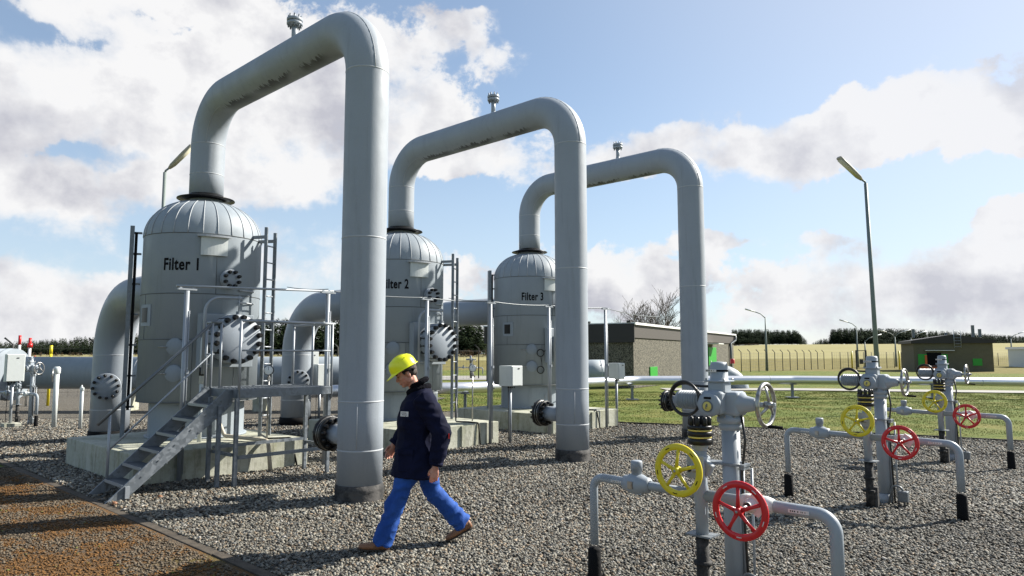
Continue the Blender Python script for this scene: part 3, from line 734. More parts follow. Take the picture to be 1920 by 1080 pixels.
# ------------------------------------------------------------------ stairs with platform
def stair():
    r = thing('stair_platform', 'galvanised steel stairs with a railed grating platform in front of Filter 1', 'stairs', P(-1.85, -.65), YAW)
    # local: x along u, y along v ; platform x in [-1.1,0], y in [0,1.42]
    zt = 1.27
    b = MB()
    for k in range(27): b.box((-.55, .02+k*.053, zt-.018), (1.08, .006, .03))
    for k in range(9): b.box((-1.06+k*.127, .71, zt-.012), (.008, 1.40, .018))
    b.box((-.55, .71, zt-.03), (1.08, 1.4, .004)); b.build('grating', M['galv'], r)
    b = MB(); b.box((0, .71, zt-.05), (.03, 1.46, .115), None, .003); b.box((-1.1, .71, zt-.05), (.03, 1.46, .115)); b.box((-.55, -.01, zt-.05), (1.07, .03, .113)); b.box((-.55, 1.43, zt-.05), (1.07, .03, .113)); b.build('platform_frame', M['galv'], r)
    for (x, y, z0) in ((0, -.02, 0), (-.03, 1.40, 0), (-.62, -.1, 0), (-.62, 1.38, 0), (-.12, -.2, 0)):
        z1 = zt-.11 if y > -.15 else zt-.2
        b = MB(); b.box((x, y, (z0+z1)/2), (.05, .05, z1-z0), None, .003); b.build('leg', M['galv'], r)
    b = MB(); b.box((-.01, .70, .38), (.04, 1.36, .045)); b.box((-.62, .66, .47), (.04, 1.4, .04)); b.box((-.31, 1.39, .42), (.58, .04, .04)); b.box((-.31, -.05, .42), (.58, .04, .04)); b.build('brace', M['galv'], r)
    # stringers
    y0, y1 = -1.42, -.02
    for x in (-.14, -.80):
        b = MB(); t = .012; sl_ = zt/(y1-y0); h = .26
        pr = [(y0-.10, 0), (y0+.10, 0), (y1-.02, zt-.21), (y1, zt-.17), (y1, zt), (y1-.10, zt)]
        if x < -.5: pr = [(y0-.10, 0), (y0+.10, 0), (y1, zt-.18), (y1, zt), (y1-.10, zt)]
        vs = [V(x-t, a, z) for a, z in pr]+[V(x+t, a, z) for a, z in pr]; n = len(pr)
        b.add(vs, [list(range(n))[::-1], [n+k for k in range(n)]]+[[k, (k+1) % n, n+(k+1) % n, n+k] for k in range(n)])
        o_ = b.build('stringer', M['galv'], r)
        if x > -.5:
            for k in range(7):
                yy = y0+.10+k*.19; z = (yy-y0)*sl_-.02
                q = MB(); q.cyl(V(x+.01, yy, z+.02), V(x+.022, yy, z+.02), .009, 8); q.cyl(V(x+.01, yy+.10, z-.02), V(x+.022, yy+.10, z-.02), .009, 8); q.build('stringer_bolt', M['rail3'], o_)
            q = MB(); q.box((x+.03, y0+.13, .10), (.03, .05, .14)); q.build('base_bracket', M['rail'], o_)
    for k in range(6):
        z = .17+k*.18; y = y0+(z/zt)*(y1-y0)+.01; b = MB(); b.box((-.47, y, z), (.62, .20, .024), None, .004); tr_ = b.build('tread', M['rail2'], r); b = MB(); b.box((-.47, y-.105, z-.002), (.62, .012, .034)); b.build('nosing', M['rail'], tr_)
    # handrail on the far side of the stairs
    def rail_pt(y, h): return V(-.80, y, (y-y0)/(y1-y0)*zt+h)
    b = MB(); b.tube([rail_pt(y0-.02, .88), rail_pt(y1-.03, .93)], .021, 12); b.tube([V(-.80, -.05, 2.2), V(-.80, .10, 2.2)], .021, 12); b.build('handrail', M['rail3'], r)
    b = MB(); b.tube([rail_pt(y0+.10, .42), rail_pt(y1-.02, .50)], .013, 10); b.build('mid_rail', M['rail'], r)
    b = MB(); b.tube([rail_pt(y0+.12, .0)-V(0, 0, .06), rail_pt(y0+.12, .9)], .018, 10); b.build('rail_post', M['rail'], r)
    for (x, y, z0) in ((-.80, -.03, 1.18), (-.80, .10, 1.27), (-1.02, -.01, 1.24)):
        b = MB(); b.tube([V(x, y, z0), V(x, y, 2.2)], .018, 10); b.build('rail_post', M['rail'], r)
    b = MB(); b.tube([V(-.80, -.03, 2.2), V(-1.02, -.01, 2.2)], .018, 10); b.tube([V(-.80, .0, 1.75), V(-1.02, 0, 1.75)], .012, 8); b.build('gate_rail', M['rail'], r)
    # front guard of the platform
    b = MB(); b.tube([V(0, .0, 2.2), V(0, 1.46, 2.2)], .020, 12); b.build('handrail', M['rail'], r)
    b = MB(); b.tube([V(0, .0, 1.80), V(0, 1.40, 1.80)], .012, 8); b.build('mid_rail', M['rail'], r)
    for (x, y, z0) in ((0, 0, 1.1), (0, 1.42, 1.1), (-1.1, 1.42, 1.25), (-.55, 1.43, 1.25)):
        b = MB(); b.tube([V(x, y, z0), V(x, y, 2.2)], .019, 10); b.build('rail_post', M['rail'], r)
    b = MB(); b.tube([V(-1.1, 1.42, 2.2), V(0, 1.43, 2.2)], .018, 10); b.tube([V(-1.1, 1.42, 1.8), V(0, 1.43, 1.8)], .012, 8); b.build('handrail', M['rail'], r)
    return r
M['rail2'] = mat('tread_grey_shaded', (.085, .095, .105), .6, .3); M['rail3'] = mat('dark_handrail', (.13, .145, .155), .45, .4)  # rail2: stair treads lie in shadow, and that shade is in their colour
stair()

# ------------------------------------------------------------------ tall thin posts with a cable
posts = [(-2.80, -.97, 2.66), (-2.62, 1.17, 2.74), (-2.50, 3.16, 2.74), (-2.46, 4.77, 2.76), (-2.50, 6.62, 2.78), (-2.51, 8.76, 2.83)]
posts[0] = (-2.79, -1.0, 2.66)
plab = ['slim steel post at the foot of the stairs before Filter 1', 'slim steel post behind the platform railing, left of the nearest pipe leg', 'slim steel post rising behind the yellow helmet', 'slim steel post right of the walking man, before the junction box of Filter 3', 'slim steel post close left of the middle arch leg', 'slim steel post right of the middle arch leg, beside a junction box']
for k, (u, v, h) in enumerate(posts):
    r = thing('cable_post', plab[k], 'post', P(u, v), YAW, 'slim posts carrying the overhead cable')
    b = MB(); b.tube([V(0, 0, 0), V(0, 0, h-.02)], .034 if k < 2 else .032, 14); b.build('pole', M['rail'], r)
    b = MB(); b.box((0, 0, h), (.05, .26, .022)); b.box((0, -.09, h+.02), (.03, .03, .03)); b.box((0, .09, h+.02), (.03, .03, .03)); b.build('cross_arm', M['rail'], r)
    b = MB(); b.tube([V(.034, .03, .1), V(.034, .03, h-.3)], .008, 8); b.box((.04, .03, 1.5), (.03, .04, .05)); b.build('conduit', M['rail'], r)
def sag(a, b_, s, n=12):
    a, b_ = Vector(a), Vector(b_); return [a+(b_-a)*t-V(0, 0, 4*s*t*(1-t)) for t in [i/n for i in range(n+1)]]
b = MB(); b.tube([P(posts[0][0], posts[0][1]-.15, 2.70), P(posts[1][0], posts[1][1]+.1, 2.77)], .017, 8)
tag(b.build('top_rail', M['rail']), 'thin steel rail joining the tops of the two posts before Filter 1', 'rail')
b = MB()
for k in range(1, 5):
    b.tube(sag(P(posts[k][0], posts[k][1], posts[k][2]+.035), P(posts[k+1][0], posts[k+1][1], posts[k+1][2]+.035), .03), .009, 6)
b.tube(sag(P(posts[5][0], posts[5][1], 2.86), P(-4.0, 13.8, 2.9), .06), .009, 6)
b.tube(sag(P(-4.5, 1.5, 2.98), P(posts[1][0], posts[1][1], 2.8), .02), .007, 6); b.tube(sag(P(-4.4, S+1.2, 3.0), P(posts[3][0], posts[3][1], 2.8), .02), .007, 6); b.tube(sag(P(-4.4, 2*S+1.2, 3.0), P(posts[5][0], posts[5][1], 2.86), .02), .007, 6)
tag(b.build('overhead_cable', M['rail3']), 'thin cable strung along the tops of the slim posts', 'cable')

# pressure gauges, hoses and small lines near the vessels
def gauge(u, v, z, lab, h=1.0):
    r = thing('pressure_gauge', lab, 'gauge', P(u, v, PT_Z), YAW, 'round pressure gauges on stand pipes')
    d = V(.75, -.66, 0); c = V(0, 0, z-PT_Z)
    b = MB(); b.tube([V(0, 0, 0), V(0, 0, z-PT_Z-.08)], .013, 8); b.box((0, 0, z-PT_Z-.13), (.04, .04, .06)); b.build('stand_pipe', M['steel'], r)
    b = MB(); disc(b, c, d, .078, .035, 28); k = b.build('case', M['black'], r)
    b = MB(); disc(b, c+d*.034, d, .068, .004, 28, .001); b.build('dial', M['dial'], k)
    q = d.cross(V(0, 0, 1)); b = MB(); n0 = c+d*.0395
    b.add([n0-q*.003, n0+q*.003, n0+q*.003+V(0, 0, .05), n0-q*.003+V(0, 0, .05)], [[0, 1, 2, 3]])
    for t in range(-5, 6):
        a = t*.42; e = q*math.sin(a)+V(0, 0, math.cos(a)); tq = q*math.cos(a)-V(0, 0, math.sin(a)); b.add([n0+e*.048-tq*.002, n0+e*.048+tq*.002, n0+e*.062+tq*.002, n0+e*.062-tq*.002], [[0, 1, 2, 3]])
    b.build('pointer', M['ink'], k)
gauge(-3.02, .40, 1.50, 'round white gauge above the stair platform beside Filter 1')
gauge(-2.95, S+.55, 1.47, 'round white gauge between the man and the Filter 3 vessel')
def tubething(name, label, cat, path, r_, m, rad=.06):
    b = MB(); b.tube(bend(path, rad) if len(path) > 2 else path, r_, 10); return tag(b.build(name, m), label, cat)
tubething('drain_hose', 'pale hose bending over the plinth edge behind the platform legs', 'hose', [P(-3.7, -.1, .8), P(-3.6, .0, .48), P(-2.95, .2, .46), P(-2.72, .26, .45), P(-2.66, .28, .02)], .03, M['hose'])
tubething('power_cable', 'black cable hanging over the plinth edge right behind the walking man', 'cable', [P(-2.95, S+.1, .9), P(-2.95, S+.1, .44), P(-2.75, S+.2, .44), P(-2.50, S+.28, .43), P(-2.47, S+.3, .0)], .014, M['cable'], .03)
tubething('power_cable', 'short black cable arching down the plinth right of the middle arch leg', 'cable', [P(-2.95, 2*S+.05, .44), P(-2.56, 2*S+.02, .44), P(-2.52, 2*S+.1, .0)], .014, M['cable'], .03)
tubething('signal_cable', 'black cable lying on the Filter 1 plinth beside the ladder foot', 'cable', [P(-3.5, .55, .46), P(-3.1, .45, .44), P(-2.9, .75, .44), P(-2.8, .8, .02)], .014, M['cable'], .05)

# ------------------------------------------------------------------ junction boxes
def jbox(loc, rz, size, zc_, label, depth=.28, twopost=True, foot=False):
    r = thing('junction_box', label, 'junction box', loc, rz, 'pale grey junction boxes on posts')
    b = MB(); b.box((0, 0, zc_), (depth, size[0], size[1]), None, .008); bx_ = b.build('housing', M['lite'], r)
    b = MB(); b.box((depth/2+.008, 0, zc_), (.012, size[0]-.03, size[1]-.03), None, .003); b.build('door', M['lite'], bx_)
    b = MB(); b.box((depth/2+.017, size[0]*.1, zc_+size[1]*.36), (.008, .05, .02)); b.build('latch', M['ink'], bx_)
    b = MB(); b.tube([V(0, -.02, 0), V(0, -.02, zc_-size[1]/2)], .032, 12); b.build('post', M['rail'], r)
    b = MB()
    for k in range(4): b.cyl(V(.02, -size[0]*.3+k*size[0]*.18, zc_-size[1]/2-.04), V(.02, -size[0]*.3+k*size[0]*.18, zc_-size[1]/2), .013, 8)
    b.tube([V(.02, -size[0]*.3, zc_-size[1]/2-.02), V(.03, -size[0]*.32, .1), V(.05, -size[0]*.3, 0)], .007, 6); b.build('cable_gland', M['ink'], r)
    if foot: b = MB(); b.box((0, 0, .05), (.35, .35, .10), None, .01); b.build('footing', M['concrete'], r)
    return r
jbox(P(-2.30, S+.98), YAW, (.32, .40), 1.32, 'pale junction box on a post in front of Filter 3', .34)
jbox(P(-2.75, 2*S+1.15), YAW, (.27, .40), 1.33, 'pale junction box on a post right of the middle arch leg', .30)
jbox((-4.85, 17.8, 0), YAW, (.40, .60), 1.20, 'pale cabinet seen through the platform railing near the silver pipe', .34)
jbox((-5.35, 18.6, 0), YAW, (.35, .75), 1.45, 'taller grey cabinet behind the platform railing post', .25)
jbox((-12.05, 17.0, 0), YAW, (.38, .66), 1.42, 'pale switch box on a post at the far left edge', .20, foot=True)

# ------------------------------------------------------------------ valve stations
def wheel(parent, c, d, Rw, m, nsp=5, off=0.0, name='handwheel', tube=.017, flat=True):
    c = Vector(c); fr = frame(d); b = MB(); seg = 48; vs = []
    prof = [(Rw-.043, -.006), (Rw-.037, -.011), (Rw-.008, -.011), (Rw, -.004), (Rw, .007), (Rw-.008, .011), (Rw-.037, .011), (Rw-.043, .006)] if flat else None
    if flat:
        n = len(prof)
        for k in range(seg):
            a = 2*PI*k/seg
            for r_, z in prof: vs.append(c+fr@V(r_*math.cos(a), r_*math.sin(a), z))
        b.add(vs, [[k*n+j, k*n+(j+1) % n, ((k+1) % seg)*n+(j+1) % n, ((k+1) % seg)*n+j] for k in range(seg) for j in range(n)], True)
    else: b.torus(c, d, Rw-tube, tube, seg, 12)
    rim = b.build(name, m, parent)
    b = MB()
    for k in range(nsp):
        a = 2*PI*k/nsp+off; e = fr@V(math.cos(a), math.sin(a), 0); s = fr@V(-math.sin(a), math.cos(a), 0); dd = fr@V(0, 0, 1); o0 = c-dd*.025
        b.loft([(o0+e*.015, s*.016, dd*.010), (c-dd*.012+e*(Rw*.5), s*.0105, dd*.009), (c+e*(Rw-.03), s*.014, dd*.008)], 8)
    b.build('spoke', m, rim)
    b = MB(); b.lathe([(0, -.04), (.020, -.04), (.026, -.02), (.026, .02), (0, .02)], c-fr@V(0, 0, .01), d, 18); b.build('hub', m, rim)
    b = MB(); b.lathe([(0, .0), (.008, 0), (.008, .006), (0, .008)], c-fr@V(0, 0, .052)*-1, d, 10)
    b.lathe([(0, 0), (.009, 0), (.009, .008), (0, .008)], c-fr@V(0, 0, .055), d, 10); b.build('hub_nut', M['steel'], rim)
    if flat:
        b = MB()
        for k in range(5):
            a = 2*PI*(k+.5)/5+off+.1
            for sgn in (-1,):
                pp = [c+fr@V((Rw-.022)*math.cos(a+t), (Rw-.022)*math.sin(a+t), .0115*sgn) for t in (-.10, 0, .10)]; b.tube(pp, .0032, 6)
        b.build('cast_mark', M['ink'] if m is M['yellow'] else M['sticker'], rim)
    return rim
def label_plate(parent, p0, dirv, up, n_, w_, h_, strap=False):
    p0, dirv, up, n_ = map(Vector, (p0, dirv, up, n_)); b = MB()
    def quad(mb, cx, cz, ww, hh, o): 
        q = [p0+dirv*(cx+sx*ww/2)+up*(cz+sz*hh/2)+n_*o for sx, sz in ((-1, -1), (1, -1), (1, 1), (-1, 1))]; mb.add(q, [[0, 1, 2, 3]])
    b.add([p0+dirv*sx*w_/2+up*sz*h_/2+n_*o for o in (0, .003) for sx, sz in ((-1, -1), (1, -1), (1, 1), (-1, 1))], [[3, 2, 1, 0], [4, 5, 6, 7], [0, 1, 5, 4], [1, 2, 6, 5], [2, 3, 7, 6], [3, 0, 4, 7]])
    pl = b.build('tag_plate', M['sticker'], parent)
    b = MB(); x = -w_*.38; rr = random.Random(5)
    while x < w_*.36:
        ww = rr.choice((.006, .008, .010)); quad(b, x, 0, ww*.7, h_*.42, .0045); x += ww+rr.choice((.003, .003, .010))
    b.build('print', M['ink'], pl)
def make_station():
    r = thing('valve_station', 'x', 'valve', P(4.84, -.12, -.035), YAW, 'electric valve stations with yellow and red handwheels')
    vm = M['valve']
    # main spindle column and actuator
    b = MB(); b.tube([V(0, 0, 0), V(0, 0, 1.27)], .066, 28); b.tube([V(.0, 0, .0), V(0, 0, .12)], .075, 24); b.build('column', vm, r)
    b = MB(); b.tube([V(.075, .02, 0), V(.075, .02, 1.0)], .014, 10); b.tube([V(.13, .05, 0), V(.13, .05, .95)], .010, 8); b.build('conduit', M['rail'], r)
    b = MB(); b.box((-.02, -.02, .98), (.30, .11, .016)); b.box((.11, -.02, .965), (.03, .10, .03)); b.build('clamp_plate', M['galv'], r)
    b = MB(); b.lathe([(.062, 1.22), (.085, 1.24), (.085, 1.265), (.072, 1.27), (.098, 1.285), (.098, 1.315), (.082, 1.325), (.082, 1.34)], seg=32)
    b.box((.0, 0, 1.42), (.20, .17, .18), None, .025); b.lathe([(.085, 0), (.085, .02), (.060, .05), (.045, .12)], V(.08, 0, 1.42), (1, 0, 0), 28)
    b.lathe([(.088, -.09), (.092, .0), (.085, .06), (.03, .085), (0, .085)], V(0, .02, 1.42), (0, 0, 1), 28)
    b.tube([V(.1, 0, 1.42), V(.21, 0, 1.42)], .038, 20); gb = b.build('gearbox', vm, r)
    bolts(gb, V(0, 0, 1.30), (0, 0, 1), .088, 8, .007, 0, .035, M['steel'])
    # control head in front, tall terminal housing with cap
    b = MB(); b.box((-.07, -.10, 1.43), (.16, .13, .17), None, .022); b.lathe([(.085, 0), (.092, .01), (.092, .045), (.06, .055), (0, .055)], V(-.075, -.15, 1.415), (0, -1, 0), 8)
    hd = b.build('control_head', vm, r)
    b = MB(); disc(b, V(-.075, -.207, 1.405), (0, -1, 0), .034, .010, 24, .002); gl = b.build('indicator_window', M['brass'], hd)
    b = MB(); b.torus(V(-.075, -.210, 1.405), (0, 1, 0), .037, .006, 28, 8); b.box((-.075, -.219, 1.412), (.009, .003, .022)); b.box((-.082, -.219, 1.400), (.006, .003, .03)); b.build('indicator_mark', M['rail3'], gl)
    b = MB(); b.box((-.075, -.208, 1.465), (.055, .004, .016)); b.build('rating_plate', M['ink'], hd)
    b = MB(); b.box((-.055, -.05, 1.535), (.135, .135, .10), None, .02); b.lathe([(.078, 0), (.078, .012), (.066, .018), (.064, .13), (.055, .150), (0, .155)], V(-.055, -.05, 1.575), seg=6 if False else 24)
    b.box((-.055, -.05, 1.585), (.165, .165, .012), None, .004); th = b.build('terminal_housing', vm, r)
    b = MB(); b.lathe([(.0665, 0), (.068, .003), (.068, .011), (.0665, .014)], V(-.055, -.05, 1.655), seg=28); b.build('tie_strap', M['ink'], th)
    label_plate(th, V(-.085, -.119, 1.662), (.97, -.24, 0), (0, 0, 1), (-.24, -.97, 0), .10, .020)
    for sx, sy in ((-1, -1), (1, -1), (-1, 1), (1, 1)): q = MB(); q.cyl(V(-.055+sx*.07, -.05+sy*.07, 1.58), V(-.055+sx*.07, -.05+sy*.07, 1.605), .008, 8); q.build('cover_bolt', M['steel'], th)
    b = MB(); b.lathe([(.016, 0), (.016, .03), (.012, .035), (0, .035)], V(.03, .0, 1.715), seg=16); b.build('red_cap', M['redcap'], th)
    # finned motor on -X
    b = MB(); prof = []
    n = 12
    for k in range(n):
        x = k*.021; prof += [(.063, x), (.063, x+.010), (.072, x+.011), (.072, x+.018)]
    b.lathe([(0, 0)]+prof+[(.063, n*.021+.002), (.060, n*.021+.018), (0, n*.021+.02)], V(-.14, -.03, 1.435), (-1, 0, 0), 32); b.build('motor', vm, r)
    # steel handwheel on +X
    wheel(r, V(.275, 0, 1.42), (-1, 0, 0), .165, M['steel'], 3, PI/2, 'steel_handwheel', .015, False)
    b = MB(); b.cyl(V(.20, 0, 1.42), V(.30, 0, 1.42), .018, 12); b.box((.32, 0, 1.425), (.05, .025, .025), None, .005); b.build('wheel_spindle', M['rail'], r)
    b = MB(); b.cyl(V(.28, .0, 1.268), V(.38, .03, 1.262), .012, 10); b.build('wheel_grip', M['ink'], r)
    # black cable coil hung on the motor
    b = MB(); cc = V(-.30, -.12, 1.445)
    for k in range(3): b.torus(cc+V(.004*k, -.016*k, .003*k), V(.10*(k-1), 1, .06), .118+.005*k, .0105, 40, 8)
    b.tube(bend([cc+V(.06, .0, .105), cc+V(.16, .0, .10), cc+V(.24, .05, .10)], .03), .010, 8); b.build('cable_coil', M['cable'], r)
    b = MB(); b.tube(bend([V(.10, -.02, 1.33), V(.12, -.02, 1.15), V(.09, -.03, .9), V(.10, -.02, .5), V(.11, 0, 0)], .05), .010, 8); b.build('drop_cable', M['cable'], r)
    # blow-off pipe run, in front
    py, pz = -.38, .80; lx, rx, ux = -.98, .85, -.05
    b = MB(); rp = .036
    b.tube(bend([V(lx, py, .30), V(lx, py, pz+.02), V(ux, py, pz)], .09, 8), rp*.9, 20); b.tube([V(lx+.09, py, pz+.019), V(ux, py, pz)], rp*.9, 20); b.build('left_pipe', vm, r)
    b = MB(); b.tube(bend([V(ux, py, pz), V(rx, py, pz-.01), V(rx, py, .30)], .11, 8), rp*1.1, 20); b.build('right_pipe', vm, r)
    for x in (lx, rx):
        b = MB(); b.tube([V(x, py, 0), V(x, py, .05), V(x, py, .26), V(x, py, .275)], [rp*1.55, rp*1.5, rp*1.42, rp*1.1], 20); b.build('pipe_sleeve', M['matblack'], r)
    b = MB(); b.tube([V(ux, py, .50), V(ux, py, 1.12)], .044, 20); b.lathe([(.046, .74), (.052, .78), (.052, .83), (.046, .87)], V(ux, py, 0), seg=20)
    b.lathe([(.040, 1.10), (.056, 1.13), (.056, 1.16)], V(ux, py, 0), seg=20); b.box((ux, py, .70), (.08, .05, .05)); b.build('riser', vm, r)
    b = MB(); b.box((ux, py, .53), (.19, .14, .012)); b.build('support_plate', M['galv'], r)
    b = MB(); b.tube([V(ux, py, 0), V(ux, py, .525)], .045, 18); b.box((ux, py, .2), (.13, .13, .02)); b.lathe([(.045, 0), (.062, .005), (.062, .03), (.045, .035)], V(ux, py, .32), seg=18); b.box((ux+.055, py+.03, .12), (.05, .06, .24)); b.build('support_column', M['collar'], r)
    b = MB(); disc(b, V(ux, py, 1.150), (0, 0, 1), .088, .045, 28); disc(b, V(ux, py, 1.208), (0, 0, 1), .088, .035, 28); disc(b, V(ux, py, 1.255), (0, 0, 1), .088, .030, 28); fl = b.build('flange_stack', M['black'], r)
    b = MB(); disc(b, V(ux, py, 1.196), (0, 0, 1), .082, .011, 28, .002); disc(b, V(ux, py, 1.244), (0, 0, 1), .082, .010, 28, .002); b.build('gasket', M['brass'], fl)
    bolts(fl, V(ux, py, 1.27), (0, 0, 1), .066, 8, .018, -.005, .075, M['black'], .25)
    # yellow wheel valve on the riser
    b = MB(); b.box((ux, py, 1.0), (.11, .12, .15), None, .022); b.box((ux+.05, py-.02, 1.0), (.10, .06, .09), Matrix.Rotation(.5, 3, 'Y'), .012); b.lathe([(.060, 0), (.062, .012), (.045, .02), (.028, .05), (.022, .12)], V(ux, py-.05, 1.0), (0, -1, 0), 20)
    b.box((ux, py-.075, 1.0), (.13, .022, .16), None, .006); b.build('stem_valve', vm, r)
    b = MB(); b.cyl(V(ux, py-.15, 1.0), V(ux, py-.27, 1.0), .012, 12); b.build('valve_stem', M['steel'], r)
    wheel(r, V(ux-.02, py-.28, 1.0), (0, 1, 0), .178, M['yellow'], 5, .35, 'yellow_handwheel')
    # red wheel valve on the right run
    qx = .35
    b = MB(); b.tube([V(qx-.11, py, pz), V(qx-.07, py, pz), V(qx+.07, py, pz-.003), V(qx+.12, py, pz-.003)], [.042, .056, .056, .042], 20); b.box((qx, py-.04, pz), (.10, .06, .12), None, .012)
    b.box((qx+.03, py-.085, pz), (.12, .02, .11), Matrix.Rotation(.6, 3, 'Y'), .006); b.lathe([(.045, 0), (.047, .02), (.036, .03), (.028, .07)], V(qx, py-.08, pz), (0, -1, 0), 20); b.build('blowdown_valve', M['lite'], r)
    b = MB(); b.cyl(V(qx, py-.1, pz), V(qx, py-.245, pz), .012, 12); b.build('valve_stem', M['steel'], r)
    wheel(r, V(qx, py-.255, pz-.01), (0, 1, 0), .187, M['red'], 5, .25, 'red_handwheel')
    # small ball valve with cap on the left run
    b = MB(); cx = lx+.40
    b.lathe([(.038, -.115), (.056, -.105), (.060, -.075), (.074, -.045), (.079, .0), (.074, .045), (.060, .075), (.056, .105), (.038, .115)], V(cx, py, pz+.01), (1, 0, 0), 24); b.box((cx+.02, py-.03, pz-.05), (.08, .02, .02)); bv = b.build('ball_valve', vm, r)
    b = MB(); b.lathe([(.038, 0), (.038, .05), (.044, .052), (.044, .115), (.038, .123), (0, .123)], V(cx, py, pz+.06), seg=20); b.build('valve_cap', M['grey'], bv)
    b = MB(); b.box((cx-.01, py-.080, pz+.01), (.042, .006, .055)); b.build('rating_plate', M['steel'], bv)
    label_plate(r, V(lx+.24, py-.036, pz+.014), (1, 0, 0), (0, 0, 1), (0, -1, 0), .10, .016)
    label_plate(r, V(.64, py-.042, pz-.008), (1, 0, 0), (0, 0, 1), (0, -1, 0), .13, .022)
    b = MB(); b.tube(bend([V(ux+.11, py+.30, .0), V(ux+.16, py+.30, .24), V(ux+.26, py+.30, .22), V(ux+.28, py+.30, 0)], .05), .012, 8); b.box((ux+.27, py+.31, .12), (.10, .09, .12), None, .01); b.build('ground_terminal', M['rail3'], r)
    return r
v1 = make_station(); v1['label'] = 'nearest and largest valve station, cut off by the bottom edge of the photo'
v2 = copy_tree(v1, skip=('red_cap',)); v2.location = P(4.74, S-.14); v2['label'] = 'middle valve station standing whole on the gravel, its left pipe foot behind the nearest one'
v3 = copy_tree(v1, skip=('red_cap',)); v3.location = P(4.62, 2*S-.04); v3['label'] = 'farthest valve station of the front row, before the grass edge at the right'
# left background station: no coloured wheels
v4 = copy_tree(v1, skip=('yellow_handwheel', 'red_handwheel', 'cable_coil')); v4.location = (-12.0, 17.6, 0); v4.rotation_euler = (0, 0, YAW+R(20)); v4.scale = (.80, .80, .98)
v4['label'] = 'valve station without coloured wheels in the left background, beside the switch box'; del v4['group']
v5 = copy_tree(v1, skip=('yellow_handwheel', 'red_handwheel', 'cable_coil', 'pipe_sleeve', 'tag_plate')); v5.location = (-3.0, 52.0, 0); v5.rotation_euler = (0, 0, R(0)); v5.scale = (1, 1, .95)
v5['label'] = 'tiny distant valve station on the field side, seen between Filter 2 and Filter 3'; del v5['group']
# stand pipe with wheel on left
r = thing('valve_pedestal', 'pale pedestal with a steel handwheel at the left, before the big header pipe', 'valve', (-10.95, 16.9, 0), YAW)
b = MB(); b.tube([V(0, 0, 0), V(0, 0, 1.3)], .055, 20); b.lathe([(.055, 0), (.075, .03), (.075, .15), (.05, .18), (0, .18)], V(0, 0, 1.27), seg=20); b.build('column', M['lite'], r)
wheel(r, V(.06, -.10, 1.25), (.3, 1, 0), .16, M['steel'], 3, .4, 'steel_handwheel', .016, False)
r = thing('vent_post', 'slim pale double vent post right of the left handwheel pedestal', 'pipe', (-10.15, 16.6, 0), YAW)
b = MB(); b.tube([V(0, 0, 0), V(0, 0, .92)], .03, 12); b.tube([V(.07, 0, 0), V(.07, 0, .88)], .03, 12); b.box((.03, 0, .93), (.2, .05, .08), None, .015); b.lathe([(.03, 0), (.02, .05), (0, .07)], V(0, 0, .96), seg=12); b.build('pipe', M['lite'], r)

# ------------------------------------------------------------------ header pipe and aluminium pipe
r = thing('header_pipe', 'wide grey horizontal header pipe low behind Filter 1 at the left', 'pipe', (-9, 22, 0), 0)
b = MB(); b.tube([V(-6.6, 0, 1.17), V(1, 0, 1.17), V(5.6, 0, 1.17)], .50, 48); b.build('pipe_run', M['tank'], r)
for x in (-2.6, .3, 2.8): b = MB(); b.lathe([(.50, -.01), (.508, 0), (.50, .01)], V(x, 0, 1.17), (1, 0, 0), 48); b.build('clad_seam', M['seam'], r)
b = MB(); b.tube([V(-10, -.1, 1.12), V(-6.5, -.1, 1.12)], .80, 48); b.lathe([(.80, 0), (.815, .01), (.80, .03)], V(-6.7, -.1, 1.12), (1, 0, 0), 48); b.build('wide_section', M['tank'], r)
for x in (-3, 1.2, 4.5): b = MB(); b.box((x, 0, .33), (.3, .8, .70)); b.build('saddle', M['concrete'], r)
path = [V(-6.3, 19.4, .70), V(-1.46, 22.0, .70), V(4.75, 27.6, .72), V(11.4, 28.6, .70), V(17, 28.5, .66), V(24, 27.9, .60)]
r = thing('aluminium_pipe', 'long bright silver clad pipe running across behind the yard on short supports', 'pipe', (0, 0, 0))
b = MB(); b.tube(bend(path, 1.2, 8), .175, 28); b.build('pipe_run', M['alu'], r)
b = MB()
for i in range(len(path)-1):
    a_, c_ = path[i], path[i+1]; L = (c_-a_).length
    for k in range(1, int(L/1.9)+1):
        t = k*1.9/L
        if t < .97: b = MB(); b.lathe([(.175, -.012), (.180, 0), (.175, .012)], a_.lerp(c_, t), c_-a_, 28); b.build('clad_seam', M['seam'], r)
for (x, y) in ((-1.46, 21.95), (4.66, 27.3), (11.39, 28.6), (-4.3, 20.5), (17.0, 28.45)):
    b = MB(); b.box((x, y, .27), (.09, .09, .55)); b.box((x, y, .53), (.26, .26, .02)); b.box((x, y, .01), (.45, .45, .03)); b.build('support_leg', M['galv'], r)
# buried big pipe humps near the hut
def hump(c, d, label, rr=.62, hh=.9, L=2.4):
    r = thing('pipe_bend', label, 'pipe', c, d, 'wide grey pipe bends dipping into the ground by the hut')
    b = MB(); b.tube([V(-L, 0, hh)]+[V(0, 0, hh)]+arc((0, 0, hh-1.0), (0, 0, 1.0), (1.0, 0, 0), 0, PI/2, 10)[1:]+[V(1.0, 0, -.4)], rr, 36); b.build('pipe_run', M['tank'], r)
    b = MB(); b.lathe([(rr, -.02), (rr+.012, 0), (rr, .02)], V(-.4, 0, hh), (1, 0, 0), 36); b.build('clad_seam', M['seam'], r); return r
hump((10.75, 36.2, 0), R(5), 'wide grey pipe bend right of the hut, dipping behind the nearest valve cap', .50, .70, .5)
hump((3.55, 31.6, 0), R(185), 'wide grey pipe bend in front of the shaded end of the hut', .55, .95, .6)

